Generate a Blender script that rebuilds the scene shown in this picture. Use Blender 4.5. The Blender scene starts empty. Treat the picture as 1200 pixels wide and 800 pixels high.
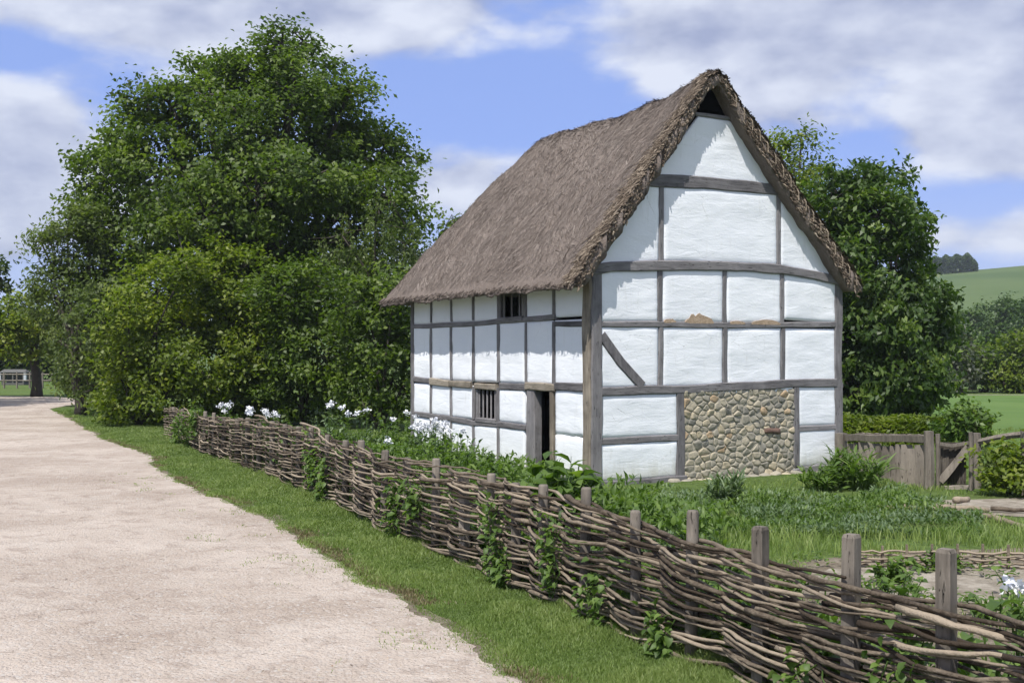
import bpy, math, random
import numpy as np
from mathutils import Vector, Matrix

# ------------------------------------------------------------------ camera, sky, sun, exposure
F = 1375.0; HC = 2.2; HY = 415.0            # focal length in photo pixels, eye height, horizon row
SC = bpy.context.scene
cam = bpy.data.objects.new('camera', bpy.data.cameras.new('camera'))
SC.collection.objects.link(cam); SC.camera = cam
cam.data.sensor_width = 36; cam.data.lens = F / 1200 * 36
cam.data.clip_start = 0.05; cam.data.clip_end = 5000
cam.location = (0, 0, HC)
cam.rotation_euler = (math.radians(90) + math.atan2(HY - 400, F), 0, 0)

SUN_DIR = Vector((-.52, -1.13, 2.0)).normalized()          # towards the sun
SUN_EL = math.asin(SUN_DIR.z); SUN_AZ = math.atan2(SUN_DIR.x, SUN_DIR.y)
sd = bpy.data.lights.new('sun', 'SUN'); sd.energy = 5.0; sd.angle = math.radians(.5); sd.color = (1.0, .955, .89)
so = bpy.data.objects.new('sun', sd); SC.collection.objects.link(so)
so.rotation_euler = SUN_DIR.to_track_quat('Z', 'Y').to_euler()

SC.view_settings.view_transform = 'Standard'; SC.view_settings.look = 'None'
SC.view_settings.exposure = 0.22; SC.view_settings.gamma = 1.0; SC.view_settings.use_curve_mapping = False
SC.cycles.use_denoising = True
SC.cycles.max_bounces = 6; SC.cycles.diffuse_bounces = 3; SC.cycles.glossy_bounces = 2
SC.cycles.transmission_bounces = 3; SC.cycles.transparent_max_bounces = 6
SC.cycles.use_adaptive_sampling = True; SC.cycles.adaptive_threshold = 0.02

class NT:
    """small node helper"""
    def __init__(s, tree): s.t = tree; s.n = tree.nodes; s.l = tree.links
    def new(s, ty, ins=None, **kw):
        n = s.n.new(ty)
        for k, v in kw.items(): setattr(n, k, v)
        for k, v in (ins or {}).items(): s.put(n.inputs[k], v)
        return n
    def put(s, inp, v):
        if hasattr(v, 'is_output') or isinstance(v, bpy.types.NodeSocket): s.l.new(v, inp)
        else: inp.default_value = v
    def math(s, op, a, b=0.0, c=None, clamp=False):
        n = s.n.new('ShaderNodeMath'); n.operation = op; n.use_clamp = clamp
        s.put(n.inputs[0], a); s.put(n.inputs[1], b)
        if c is not None: s.put(n.inputs[2], c)
        return n.outputs[0]
    def noise(s, vec, scale, detail=4, rough=.55, dist=0.0):
        n = s.n.new('ShaderNodeTexNoise'); n.inputs['Scale'].default_value = scale
        n.inputs['Detail'].default_value = detail; n.inputs['Roughness'].default_value = rough
        n.inputs['Distortion'].default_value = dist
        if vec is not None: s.l.new(vec, n.inputs['Vector'])
        return n.outputs['Fac']
    def ramp(s, fac, stops):
        n = s.n.new('ShaderNodeValToRGB'); cr = n.color_ramp
        while len(cr.elements) < len(stops): cr.elements.new(.5)
        for e, (p, c) in zip(cr.elements, stops):
            e.position = p; e.color = (*c, 1) if len(c) == 3 else c
        s.put(n.inputs[0], fac); return n.outputs[0]
    def mix(s, fac, a, b, mode='MIX'):
        n = s.n.new('ShaderNodeMix'); n.data_type = 'RGBA'; n.blend_type = mode
        s.put(n.inputs[0], fac)
        s.put(n.inputs[6], (*a, 1) if isinstance(a, tuple) and len(a) == 3 else a)
        s.put(n.inputs[7], (*b, 1) if isinstance(b, tuple) and len(b) == 3 else b)
        return n.outputs[2]
    def smooth(s, v, a, b):
        n = s.n.new('ShaderNodeMapRange'); n.interpolation_type = 'SMOOTHSTEP'
        s.put(n.inputs[0], v); n.inputs[1].default_value = a; n.inputs[2].default_value = b
        return n.outputs[0]

w = bpy.data.worlds.new('World'); SC.world = w; w.use_nodes = True
w.node_tree.nodes.clear(); T = NT(w.node_tree)
sky = T.new('ShaderNodeTexSky', sky_type='NISHITA', sun_disc=False)
sky.sun_elevation = SUN_EL; sky.sun_rotation = SUN_AZ; sky.air_density = 1.0; sky.dust_density = .4; sky.ozone_density = 2.5
tc = T.new('ShaderNodeTexCoord')
sep = T.new('ShaderNodeSeparateXYZ', {0: tc.outputs['Generated']})
az = T.math('ARCTAN2', sep.outputs[0], sep.outputs[1]); el = T.math('ARCSINE', sep.outputs[2])
# clouds live on the sky sphere: azimuth and elevation in degrees
azd = T.math('MULTIPLY', az, 57.2958); eld = T.math('MULTIPLY', el, 57.2958)
cv = T.new('ShaderNodeCombineXYZ', {0: T.math('MULTIPLY', azd, .085), 1: T.math('MULTIPLY', eld, .17)}).outputs[0]
wn = T.noise(cv, 1.5, 8, .52, .1); wn2 = T.noise(cv, 1.9, 6, .5, .1)
def blob(a, e, ra, re, amt):
    dx = T.math('DIVIDE', T.math('SUBTRACT', azd, a), ra); dy = T.math('DIVIDE', T.math('SUBTRACT', eld, e), re)
    d2 = T.math('ADD', T.math('MULTIPLY', dx, dx), T.math('MULTIPLY', dy, dy))
    return T.math('MULTIPLY', T.math('EXPONENT', T.math('MULTIPLY', d2, -1.0)), amt)
cloud_blobs = [(-16, 16.8, 12, 3.0, .9), (-7, 16.8, 6, 2.4, .5), (-25.5, 8.2, 6.5, 3.6, 1.15), (-2.2, 8.4, 4.6, 1.9, .62), (-11, 5, 6, 2.5, .3),
               (8.5, 14.2, 5.5, 3.0, .6), (15, 15.5, 8, 3.2, .5), (23, 12.6, 6, 3.6, .9), (21, 9.4, 4, 1.6, .4),
               (23, 5.4, 4, 1.0, .6), (-27, 5.6, 5, .9, .3), (-1, 3, 9, 3, .2), (55, 14, 18, 9, .4), (-60, 16, 22, 9, .4), (12, 9.5, 4, 2, .15)]
dens = None
for b in cloud_blobs:
    v_ = blob(*b); dens = v_ if dens is None else T.math('ADD', dens, v_)
hi = T.math('MULTIPLY', T.smooth(eld, 19, 34), .42)                       # unseen broken cloud above the frame, added to brighten the skylight
behind = T.math('MULTIPLY', T.smooth(T.math('ABSOLUTE', azd), 60, 100), .3)  # unseen cloud to the sides and rear, also added for stronger skylight
dens = T.math('ADD', T.math('ADD', dens, hi), behind)
gap = T.math('ADD', blob(0, 12.2, 7, 2.6, .30), T.math('ADD', blob(-24, 13.4, 3.5, .9, .45), blob(17, 8.6, 2.2, 3.2, .28)))
dens = T.math('SUBTRACT', T.math('ADD', dens, T.math('MULTIPLY', T.math('SUBTRACT', wn, .5), 1.5)), gap)
cmask = T.smooth(dens, .06, .46)
cv2 = T.new('ShaderNodeCombineXYZ', {0: T.math('MULTIPLY', T.math('SUBTRACT', azd, .8), .085), 1: T.math('MULTIPLY', T.math('ADD', eld, 1.3), .17)}).outputs[0]
wn3 = T.noise(cv2, 1.5, 8, .52, .1)                          # the same clouds looked at a little higher: their sunlit tops
lit = T.math('ADD', T.math('MULTIPLY', T.math('SUBTRACT', wn, wn3), 3.4), T.math('MULTIPLY', T.math('SUBTRACT', wn2, .5), .9))
thick = T.smooth(dens, .40, 1.0)
lit = T.math('SUBTRACT', T.math('ADD', lit, .70), T.math('MULTIPLY', thick, .42), clamp=True)
ccol = T.mix(lit, (3.4, 3.85, 5.5), (7.1, 7.5, 8.5))
hz = T.math('MULTIPLY', T.smooth(eld, 11.0, -.5), .6)
blue = T.mix(1.0, sky.outputs[0], (.62, .72, 1.28), 'MULTIPLY')
blue = T.mix(.68, blue, (3.2, 4.5, 8.4)); blue = T.mix(hz, blue, (5.4, 6.2, 8.2))
scol = T.mix(T.math('MULTIPLY', cmask, .93), blue, ccol)
bg = T.new('ShaderNodeBackground', {0: scol, 1: .098})
wo = T.new('ShaderNodeOutputWorld', {0: bg.outputs[0]})

# ------------------------------------------------------------------ helpers
rng = np.random.default_rng(7); random.seed(7)
COL = SC.collection

def at(px, py, d):
    """a photo pixel pushed out to the distance d in metres"""
    return ((px - 600) / F * d, d, HC + (HY - py) / F * d)

def vnoise(x, y, z=0.0, seed=0):
    x = np.asarray(x, float); y = np.asarray(y, float) + np.zeros_like(x); z = np.asarray(z, float) + np.zeros_like(x)
    xi, yi, zi = np.floor(x).astype(np.int64), np.floor(y).astype(np.int64), np.floor(z).astype(np.int64)
    fx, fy, fz = x - xi, y - yi, z - zi
    s = lambda t: t * t * (3 - 2 * t)
    fx, fy, fz = s(fx), s(fy), s(fz)
    def h(a, b, c):
        n = (a * 374761393 + b * 668265263 + c * 2147483647 + seed * 974711) & 0xffffffff
        n = ((n ^ (n >> 13)) * 1274126177) & 0xffffffff
        return ((n ^ (n >> 16)) & 0xffff) / 65535.0
    r = 0
    for dx in (0, 1):
        for dy in (0, 1):
            for dz in (0, 1):
                r = r + h(xi + dx, yi + dy, zi + dz) * (fx if dx else 1 - fx) * (fy if dy else 1 - fy) * (fz if dz else 1 - fz)
    return r * 2 - 1

def mesh_np(name, V, Fq, mat, parent=None, var=None, smooth=False):
    """V (n,3), Fq (m,k) all faces with k corners"""
    V = np.ascontiguousarray(V, np.float32); Fq = np.ascontiguousarray(Fq, np.int32)
    me = bpy.data.meshes.new(name); m, k = Fq.shape
    me.vertices.add(len(V)); me.vertices.foreach_set('co', V.ravel())
    me.loops.add(m * k); me.loops.foreach_set('vertex_index', Fq.ravel())
    me.polygons.add(m); me.polygons.foreach_set('loop_start', np.arange(0, m * k, k, dtype=np.int32))
    me.polygons.foreach_set('loop_total', np.full(m, k, np.int32))
    if smooth: me.polygons.foreach_set('use_smooth', np.ones(m, bool))
    me.update(calc_edges=True)
    if var is not None:
        a = me.attributes.new('var', 'FLOAT', 'FACE'); a.data.foreach_set('value', np.ascontiguousarray(var, np.float32))
    me.materials.append(mat)
    return link(name, me, parent)

def link(name, me, parent=None):
    o = bpy.data.objects.new(name, me); COL.objects.link(o)
    if parent is not None: o.parent = parent
    return o

class MB:
    """collects faces of any size"""
    def __init__(s): s.v = []; s.f = []; s.a = []
    def add(s, vs, fs, var=0.5):
        b = len(s.v); s.v += [tuple(q) for q in vs]; s.f += [tuple(b + i for i in f) for f in fs]; s.a += [var] * len(fs)
    def tube(s, pts, rad, n=6, var=.5, flat=1.0, tip=True):
        pts = [Vector(p) for p in pts]; m = len(pts)
        if not hasattr(rad, '__len__'): rad = [rad] * m
        rings = []; up = Vector((0, 0, 1))
        for i, p in enumerate(pts):
            d = (pts[min(i + 1, m - 1)] - pts[max(i - 1, 0)]).normalized()
            a = d.cross(up)
            if a.length < .15: a = d.cross(Vector((1, 0, 0)))
            a.normalize(); b = a.cross(d).normalized()
            rings.append([p + a * math.cos(t) * rad[i] + b * math.sin(t) * rad[i] * flat for t in [2 * math.pi * k / n for k in range(n)]])
        vs = [q for r in rings for q in r]
        fs = [(i * n + k, i * n + (k + 1) % n, (i + 1) * n + (k + 1) % n, (i + 1) * n + k) for i in range(m - 1) for k in range(n)]
        fs += [tuple(range(n))[::-1], tuple((m - 1) * n + k for k in range(n))]
        s.add(vs, fs, var)
    def build(s, name, mat, parent=None, smooth=False):
        me = bpy.data.meshes.new(name); me.from_pydata(s.v, [], s.f)
        a = me.attributes.new('var', 'FLOAT', 'FACE'); a.data.foreach_set('value', np.array(s.a, np.float32))
        if smooth: me.polygons.foreach_set('use_smooth', np.ones(len(s.f), bool))
        me.update(); me.materials.append(mat); return link(name, me, parent)

def tag(o, label=None, cat=None, group=None, kind=None):
    if label: o['label'] = label
    if cat: o['category'] = cat
    if group: o['group'] = group
    if kind: o['kind'] = kind
    return o
def thing(name, label, cat, loc=(0, 0, 0), rz=0, group=None):
    o = bpy.data.objects.new(name, None); COL.objects.link(o); o.location = loc; o.rotation_euler = (0, 0, rz)
    o.empty_display_size = .3
    return tag(o, label, cat, group)

# ------------------------------------------------------------------ materials
def new_mat(name):
    m = bpy.data.materials.new(name); m.use_nodes = True; m.node_tree.nodes.clear()
    t = NT(m.node_tree); out = t.new('ShaderNodeOutputMaterial'); return m, t, out
def principled(t, out, col, rough=.8, spec=.3, bump=None, bs=.3, bd=.02):
    p = t.new('ShaderNodeBsdfPrincipled'); t.put(p.inputs['Base Color'], col if not isinstance(col, tuple) else (*col, 1))
    t.put(p.inputs['Roughness'], rough); p.inputs['Specular IOR Level'].default_value = spec
    if bump is not None:
        b = t.new('ShaderNodeBump', {'Height': bump, 'Strength': bs, 'Distance': bd}); t.l.new(b.outputs[0], p.inputs['Normal'])
    t.l.new(p.outputs[0], out.inputs[0]); return p

def leaf_mat(name, dark, mid, light, trans=.32, tcol=None, gloss=.35, rough=.5):
    m, t, out = new_mat(name)
    a = t.new('ShaderNodeAttribute', attribute_name='var').outputs['Fac']
    c = t.ramp(a, [(0, dark), (.5, mid), (1, light)])
    p = t.new('ShaderNodeBsdfPrincipled', {'Base Color': c, 'Roughness': rough}); p.inputs['Specular IOR Level'].default_value = gloss
    tr = t.new('ShaderNodeBsdfTranslucent', {0: t.mix(1.0, c, tcol or (1.5, 1.7, .6), 'MULTIPLY')})
    mx = t.new('ShaderNodeMixShader', {0: trans, 1: p.outputs[0], 2: tr.outputs[0]})
    t.l.new(mx.outputs[0], out.inputs[0]); return m

def wood_mat(name, dark, light, scale=(2, 2, 30), axis_scale=6, var=True, bs=.5):
    m, t, out = new_mat(name)
    tcn = t.new('ShaderNodeTexCoord').outputs['Object']
    n1 = t.noise(tcn, axis_scale, 6, .6, .6); n2 = t.noise(tcn, 45, 3, .6)
    f = t.math('ADD', t.math('MULTIPLY', n1, .75), t.math('MULTIPLY', n2, .3))
    if var:
        a = t.new('ShaderNodeAttribute', attribute_name='var').outputs['Fac']
        f = t.math('ADD', f, t.math('MULTIPLY', t.math('SUBTRACT', a, .5), .75))
    c = t.ramp(f, [(.2, dark), (.85, light)])
    principled(t, out, c, .85, .2, n2, bs, .01); return m

M = {}
M['leaf_tree'] = leaf_mat('leaf_tree', (.034, .060, .012), (.076, .122, .020), (.150, .205, .036), .40)
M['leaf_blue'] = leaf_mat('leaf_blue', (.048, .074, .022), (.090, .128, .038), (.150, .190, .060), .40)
M['leaf_yel'] = leaf_mat('leaf_yel', (.050, .080, .011), (.112, .160, .020), (.215, .250, .036), .42)
M['leaf_dark'] = leaf_mat('leaf_dark', (.020, .040, .010), (.038, .068, .014), (.070, .110, .022))
M['leaf_chest'] = leaf_mat('leaf_chest', (.024, .050, .010), (.054, .100, .018), (.135, .195, .036), gloss=.45)
M['leaf_far'] = leaf_mat('leaf_far', (.026, .056, .012), (.046, .088, .018), (.085, .135, .028))
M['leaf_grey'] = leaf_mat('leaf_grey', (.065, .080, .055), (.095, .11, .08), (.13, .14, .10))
M['leaf_gard'] = leaf_mat('leaf_gard', (.044, .084, .018), (.088, .150, .032), (.16, .235, .055), trans=.38)
M['leaf_sage'] = leaf_mat('leaf_sage', (.065, .105, .05), (.11, .165, .08), (.20, .26, .14), trans=.3)
M['grass'] = leaf_mat('grass', (.098, .150, .040), (.168, .235, .066), (.270, .320, .115), trans=.35)
M['drygrass'] = leaf_mat('drygrass', (.14, .12, .06), (.20, .17, .09), (.30, .26, .15), trans=.3, tcol=(1.1, 1, .8))
M['petal'] = leaf_mat('petal', (.72, .74, .84), (.80, .82, .85), (.85, .86, .88), trans=.25, tcol=(1, 1, 1))
M['bark'] = wood_mat('bark', (.025, .022, .018), (.085, .075, .062))
def timber_mat(name, dark, light, sc):
    m, t, out = new_mat(name); tcn = t.new('ShaderNodeTexCoord').outputs['Object']; a = t.new('ShaderNodeAttribute', attribute_name='var').outputs['Fac']
    mp = t.new('ShaderNodeMapping', {0: tcn}); mp.inputs['Scale'].default_value = sc
    g = t.noise(mp.outputs[0], 7, 6, .65, .4); g2 = t.noise(mp.outputs[0], 20, 3, .6, .3); n1 = t.noise(tcn, 2.2, 4, .6)
    f = t.math('ADD', t.math('ADD', t.math('MULTIPLY', g, .6), t.math('MULTIPLY', n1, .5)), t.math('MULTIPLY', t.math('SUBTRACT', a, .5), .6))
    c = t.ramp(f, [(.3, dark), (.85, light)]); ck = t.smooth(g2, .63, .70); c = t.mix(t.math('MULTIPLY', ck, .75), c, tuple(x * .3 for x in dark))
    principled(t, out, c, .9, .15, t.math('SUBTRACT', g, t.math('MULTIPLY', ck, 1.2)), .8, .012); M[name] = m
for nm_, d_, l_ in (('timber', (.080, .076, .080), (.28, .27, .275)), ('timber_light', (.14, .12, .095), (.44, .39, .32))):
    timber_mat(nm_, d_, l_, (2.4, 2.4, .3)); timber_mat(nm_ + '_level', d_, l_, (.35, .35, 2.6))
timber_mat('oldwood', (.062, .054, .046), (.30, .265, .225), (2.6, 2.6, .35))
M['rod'] = wood_mat('rod', (.042, .031, .022), (.29, .24, .182), axis_scale=9, bs=1.0)

m, t, out = new_mat('plaster'); tcn = t.new('ShaderNodeTexCoord').outputs['Object']
mpv = t.new('ShaderNodeMapping', {0: tcn}); mpv.inputs['Scale'].default_value = (5, 5, .7)
mph = t.new('ShaderNodeMapping', {0: tcn}); mph.inputs['Scale'].default_value = (1.6, 1.6, 6)
n1 = t.noise(tcn, 1.1, 5, .6); n2 = t.noise(tcn, 22, 5, .65); nv_ = t.noise(mpv.outputs[0], 1.6, 6, .65); nh_ = t.noise(mph.outputs[0], 1.5, 5, .6, .6)
c = t.mix(t.smooth(n1, .35, .75), (.775, .805, .85), (.83, .855, .89))
c = t.mix(t.math('MULTIPLY', t.smooth(nv_, .56, .76), .34), c, (.55, .55, .53))
c = t.mix(t.math('MULTIPLY', t.smooth(n2, .64, .74), .22), c, (.42, .40, .36))
hh = t.new('ShaderNodeSeparateXYZ', {0: tcn}).outputs[2]; spl = t.math('MULTIPLY', t.smooth(t.math('ADD', hh, t.math('MULTIPLY', nv_, .5)), .72, .28), .6)
c = t.mix(spl, c, (.40, .39, .30))
vr = t.new('ShaderNodeTexVoronoi', {0: tcn}, feature='DISTANCE_TO_EDGE'); vr.inputs['Scale'].default_value = 2.1
crk = t.math('MULTIPLY', t.smooth(t.math('ADD', vr.outputs['Distance'], t.math('MULTIPLY', t.math('SUBTRACT', n2, .5), .05)), .006, .0), t.smooth(n1, .5, .6))
c = t.mix(t.math('MULTIPLY', crk, .3), c, (.30, .29, .27))
principled(t, out, c, .85, .2, t.math('SUBTRACT', t.math('ADD', t.math('MULTIPLY', n2, .5), t.math('MULTIPLY', nh_, 1.6)), crk), .4, .014); M['plaster'] = m

m, t, out = new_mat('daub'); tcn = t.new('ShaderNodeTexCoord').outputs['Object']
n2 = t.noise(tcn, 25, 5, .6); principled(t, out, t.ramp(n2, [(.3, (.30, .22, .15)), (.7, (.45, .35, .26))]), .95, .1, n2, .6, .02); M['daub'] = m

def thatch_mat(name, stops):
    m, t, out = new_mat(name); tcn = t.new('ShaderNodeTexCoord').outputs['Object']
    a = t.new('ShaderNodeAttribute', attribute_name='var').outputs['Fac']
    mp = t.new('ShaderNodeMapping', {0: tcn}); mp.inputs['Scale'].default_value = (3, 26, 4)
    wv = t.noise(mp.outputs[0], 2.2, 6, .65, 1.2); n1 = t.noise(tcn, 1.1, 4, .6); n4 = t.noise(tcn, 30, 4, .6, .5)
    f = t.math('ADD', t.math('MULTIPLY', wv, .45), t.math('ADD', t.math('MULTIPLY', n1, .25), t.math('MULTIPLY', n4, .3)))
    f = t.math('ADD', f, t.math('MULTIPLY', t.math('SUBTRACT', a, .5), .8))
    principled(t, out, t.ramp(f, stops), .95, .1, t.math('ADD', wv, t.math('MULTIPLY', n4, .8)), .9, .05); return m
M['thatch'] = thatch_mat('thatch', [(.1, (.085, .068, .057)), (.5, (.212, .176, .154)), (.9, (.37, .325, .29))])
M['straw'] = thatch_mat('straw', [(.1, (.070, .052, .038)), (.5, (.19, .15, .115)), (.95, (.42, .35, .27))])

m, t, out = new_mat('stone'); tcn = t.new('ShaderNodeTexCoord').outputs['Object']
a = t.new('ShaderNodeAttribute', attribute_name='var').outputs['Fac']; n2 = t.noise(tcn, 18, 6, .65)
c = t.ramp(a, [(0, (.19, .185, .165)), (.3, (.34, .315, .255)), (.55, (.46, .41, .31)), (.8, (.52, .44, .30)), (.93, (.46, .31, .18)), (1, (.14, .07, .055))])
c = t.mix(t.math('MULTIPLY', n2, .6), c, (.16, .155, .13)); principled(t, out, c, .9, .2, n2, .5, .02); M['stone'] = m
m, t, out = new_mat('mortar'); tcn = t.new('ShaderNodeTexCoord').outputs['Object']; n2 = t.noise(tcn, 30, 5, .6)
principled(t, out, t.ramp(n2, [(.3, (.30, .27, .215)), (.7, (.50, .46, .38))]), .95, .1, n2, .6, .02); M['mortar'] = m
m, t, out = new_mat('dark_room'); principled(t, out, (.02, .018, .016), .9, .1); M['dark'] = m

m, t, out = new_mat('opening_shade'); principled(t, out, (.006, .006, .006), 1.0, 0.0); M['opening_shade'] = m  # near-black colour standing in for shade inside the gable peak opening
# path gravel
m, t, out = new_mat('gravel'); tcn = t.new('ShaderNodeTexCoord').outputs['Object']
n0 = t.noise(tcn, .45, 4, .6, .4); n1 = t.noise(tcn, 3.2, 5, .6, .8); n2 = t.noise(tcn, 22, 4, .7); n3 = t.noise(tcn, 90, 2, .6)
vo = t.new('ShaderNodeTexVoronoi', {0: tcn}); vo.inputs['Scale'].default_value = 38
vd = vo.outputs['Distance']; vc = t.new('ShaderNodeSeparateColor', {0: vo.outputs['Color']}).outputs[0]
c = t.mix(t.smooth(n0, .3, .72), (.355, .295, .248), (.50, .435, .380))
c = t.mix(t.math('MULTIPLY', t.smooth(n1, .50, .66), .5), c, (.27, .215, .18))
c = t.mix(t.math('MULTIPLY', t.smooth(vc, .80, .95), .5), c, (.50, .47, .44))
c = t.mix(t.math('MULTIPLY', t.smooth(n2, .60, .72), .5), c, (.17, .135, .105))
n5 = t.noise(tcn, 9, 6, .7, 2.0); c = t.mix(t.math('MULTIPLY', t.smooth(n5, .60, .68), .45), c, (.22, .17, .13)); n6 = t.noise(tcn, 1.3, 5, .65, 1.0); c = t.mix(t.math('MULTIPLY', t.smooth(n6, .5, .7), .35), c, (.52, .47, .42))
hgt = t.math('ADD', t.math('ADD', t.math('MULTIPLY', n1, 1.4), t.math('MULTIPLY', n2, .7)), t.math('ADD', t.math('MULTIPLY', n3, .25), t.math('MULTIPLY', t.math('SUBTRACT', .6, vd), .35)))
principled(t, out, c, .95, .1, hgt, .9, .045); M['gravel'] = m
# ground under the grass
m, t, out = new_mat('turf'); tcn = t.new('ShaderNodeTexCoord').outputs['Object']
n0 = t.noise(tcn, .35, 5, .6); n1 = t.noise(tcn, 5, 5, .65, .4); n2 = t.noise(tcn, 40, 3, .7)
c = t.mix(t.smooth(n1, .35, .7), (.07, .11, .03), (.12, .18, .05))
c = t.mix(t.math('MULTIPLY', t.smooth(n0, .45, .7), .5), c, (.11, .135, .045))
c = t.mix(t.math('MULTIPLY', t.smooth(n2, .58, .7), .4), c, (.035, .045, .018))
principled(t, out, c, .95, .1, t.math('ADD', n1, n2), .8, .05); M['turf'] = m
m, t, out = new_mat('far_grass'); tcn = t.new('ShaderNodeTexCoord').outputs['Object']
n0 = t.noise(tcn, .02, 5, .6); n1 = t.noise(tcn, .3, 4, .6)
c = t.mix(t.smooth(n0, .35, .65), (.062, .098, .036), (.088, .125, .046)); c = t.mix(t.math('MULTIPLY', n1, .35), c, (.07, .11, .04))
principled(t, out, c, .95, .1); M['hillgrass'] = m
m, t, out = new_mat('field'); tcn = t.new('ShaderNodeTexCoord').outputs['Object']
n0 = t.noise(tcn, .12, 5, .6, .5); n1 = t.noise(tcn, 2.5, 4, .7)
c = t.mix(t.smooth(n0, .35, .65), (.075, .135, .035), (.11, .175, .05)); c = t.mix(t.math('MULTIPLY', n1, .35), c, (.05, .09, .025))
principled(t, out, c, .95, .1, n1, .5, .05); M['field'] = m
m, t, out = new_mat('soil'); tcn = t.new('ShaderNodeTexCoord').outputs['Object']
n1 = t.noise(tcn, 4, 6, .7, .5); n2 = t.noise(tcn, 30, 4, .7)
c = t.mix(t.smooth(n1, .35, .68), (.14, .115, .085), (.26, .225, .18)); c = t.mix(t.math('MULTIPLY', t.smooth(n2, .5, .7), .5), c, (.09, .075, .055))
principled(t, out, c, .95, .1, t.math('ADD', n1, n2), .8, .04); M['soil'] = m
m, t, out = new_mat('pale_earth'); tcn = t.new('ShaderNodeTexCoord').outputs['Object']
n1 = t.noise(tcn, 3, 6, .7, .5); n2 = t.noise(tcn, 26, 4, .7)
c = t.mix(t.smooth(n1, .35, .68), (.19, .165, .13), (.36, .325, .275)); c = t.mix(t.math('MULTIPLY', t.smooth(n2, .55, .7), .45), c, (.18, .15, .11))
principled(t, out, c, .95, .1, t.math('ADD', n1, n2), .8, .04); M['pale'] = m
def plain(name, col, rough=.6, spec=.3):
    m, t, out = new_mat(name); tcn = t.new('ShaderNodeTexCoord').outputs['Object']; n = t.noise(tcn, 6, 4, .6)
    principled(t, out, t.mix(n, tuple(x * .8 for x in col), tuple(min(1, x * 1.15) for x in col)), rough, spec); M[name] = m
plain('shed', (.10, .10, .095), .8); plain('pebble', (.38, .35, .32), .8); plain('white_board', (.45, .48, .52))

# ------------------------------------------------------------------ ground plan
FEN = [(-8.97, 30.5), (-2.98, 18), (-1.58, 14.5), (.056, 10.96), (.73, 9.54), (1.97, 6.89), (2.3, 6.23), (3.5, 3.8), (4.4, 2.0)]
fy = np.array([p[1] for p in FEN])[::-1]; fx_ = np.array([p[0] for p in FEN])[::-1]
def fence_x(y): return np.interp(y, fy, fx_)
edge_px = [(600, 800), (560, 768), (520, 735), (470, 705), (430, 683), (395, 662), (362, 642), (335, 620), (300, 603), (270, 590), (235, 576), (208, 563),
           (180, 545), (178, 535), (158, 527), (120, 514), (95, 498), (75, 487), (58, 479)]
EDGE = [((px - 600) / F * (HC * F / (py - HY)), HC * F / (py - HY)) for px, py in edge_px]
EDGE = [(4.2, -3.0), (2.6, 2.0), (1.25, 5.2)] + EDGE
ey = np.array([p[1] for p in EDGE]); ex = np.array([p[0] for p in EDGE])
def path_x(y):
    y = np.asarray(y, float)
    return np.interp(y, ey, ex) + .05 * vnoise(y * 1.4, 3.1, seed=2) + .06 * vnoise(y * 5.3, 7.7, seed=3) + .035 * vnoise(y * 15, 2.7, seed=4)

bm_y = 900.0
V = [(-900, -60, 0), (900, -60, 0), (900, 900, 0), (-900, 900, 0)]
b = MB(); n = 24
xs = np.concatenate([np.linspace(-900, -60, 6), np.linspace(-50, 50, 41), np.linspace(60, 900, 6)])
ys = np.concatenate([np.linspace(-60, 0, 5), np.linspace(2, 60, 59), np.linspace(70, 900, 8)])
X, Y = np.meshgrid(xs, ys); Z = np.zeros_like(X)
nx_, ny_ = len(xs), len(ys)
idx = np.arange(nx_ * ny_).reshape(ny_, nx_)
Fq = np.stack([idx[:-1, :-1], idx[:-1, 1:], idx[1:, 1:], idx[1:, :-1]], -1).reshape(-1, 4)
tag(mesh_np('ground', np.stack([X, Y, Z], -1).reshape(-1, 3), Fq, M['turf']), 'green turf ground reaching from the lane to the hills', kind='structure')

def sheet(name, pts, z, mat, label, jit=.0):
    P = []
    for i, p in enumerate(pts):
        q = pts[(i + 1) % len(pts)]; k = max(1, int(math.hypot(q[0] - p[0], q[1] - p[1]) / .35)) if jit else 1
        for j in range(k):
            a = j / k; x = p[0] + (q[0] - p[0]) * a; y = p[1] + (q[1] - p[1]) * a
            P.append((x + jit * float(vnoise(x * 2.1, y * 2.1, seed=5)), y + jit * float(vnoise(x * 2.3, y * 2.3, seed=6)), z))
    b = MB(); b.add(P, [tuple(range(len(P)))]); return tag(b.build(name, mat), label, kind='structure')
# the lane: strips between a left edge and the ragged right edge
yy = np.concatenate([np.arange(-8, 20, .05), np.arange(20, 47.3, .12)]); xr = path_x(yy)
xl = np.where(yy < 42, -(np.clip(yy, 0, 60) * .5 + 4.0), -60.0)
nseg = 14; tt = np.linspace(0, 1, nseg) ** .6
PX = xl[:, None] + (xr - xl)[:, None] * tt[None, :]; PY = np.repeat(yy[:, None], nseg, 1)
PZ = np.full_like(PX, .006)
near_ = (PY < 40)
idx = np.arange(PX.size).reshape(PX.shape); Fq = np.stack([idx[:-1, :-1], idx[:-1, 1:], idx[1:, 1:], idx[1:, :-1]], -1).reshape(-1, 4)
tag(mesh_np('gravel_lane', np.stack([PX, PY, PZ], -1).reshape(-1, 3), Fq, M['gravel']), 'pale gravel lane curving away to the left', kind='structure')
ys_ = np.arange(3, 44, .08); xa = path_x(ys_) - .35; xb = path_x(ys_) + .12 + .16 * (1 + vnoise(ys_ * 1.3, 8.1, seed=7)) * (.5 + .5 * vnoise(ys_ * 6, 1.1, seed=8) ** 2)
idx2 = np.arange(len(ys_)); VV = np.concatenate([np.stack([xa, ys_, np.full_like(ys_, .003)], -1), np.stack([xb, ys_, np.full_like(ys_, .003)], -1)]); k_ = len(ys_)
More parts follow.
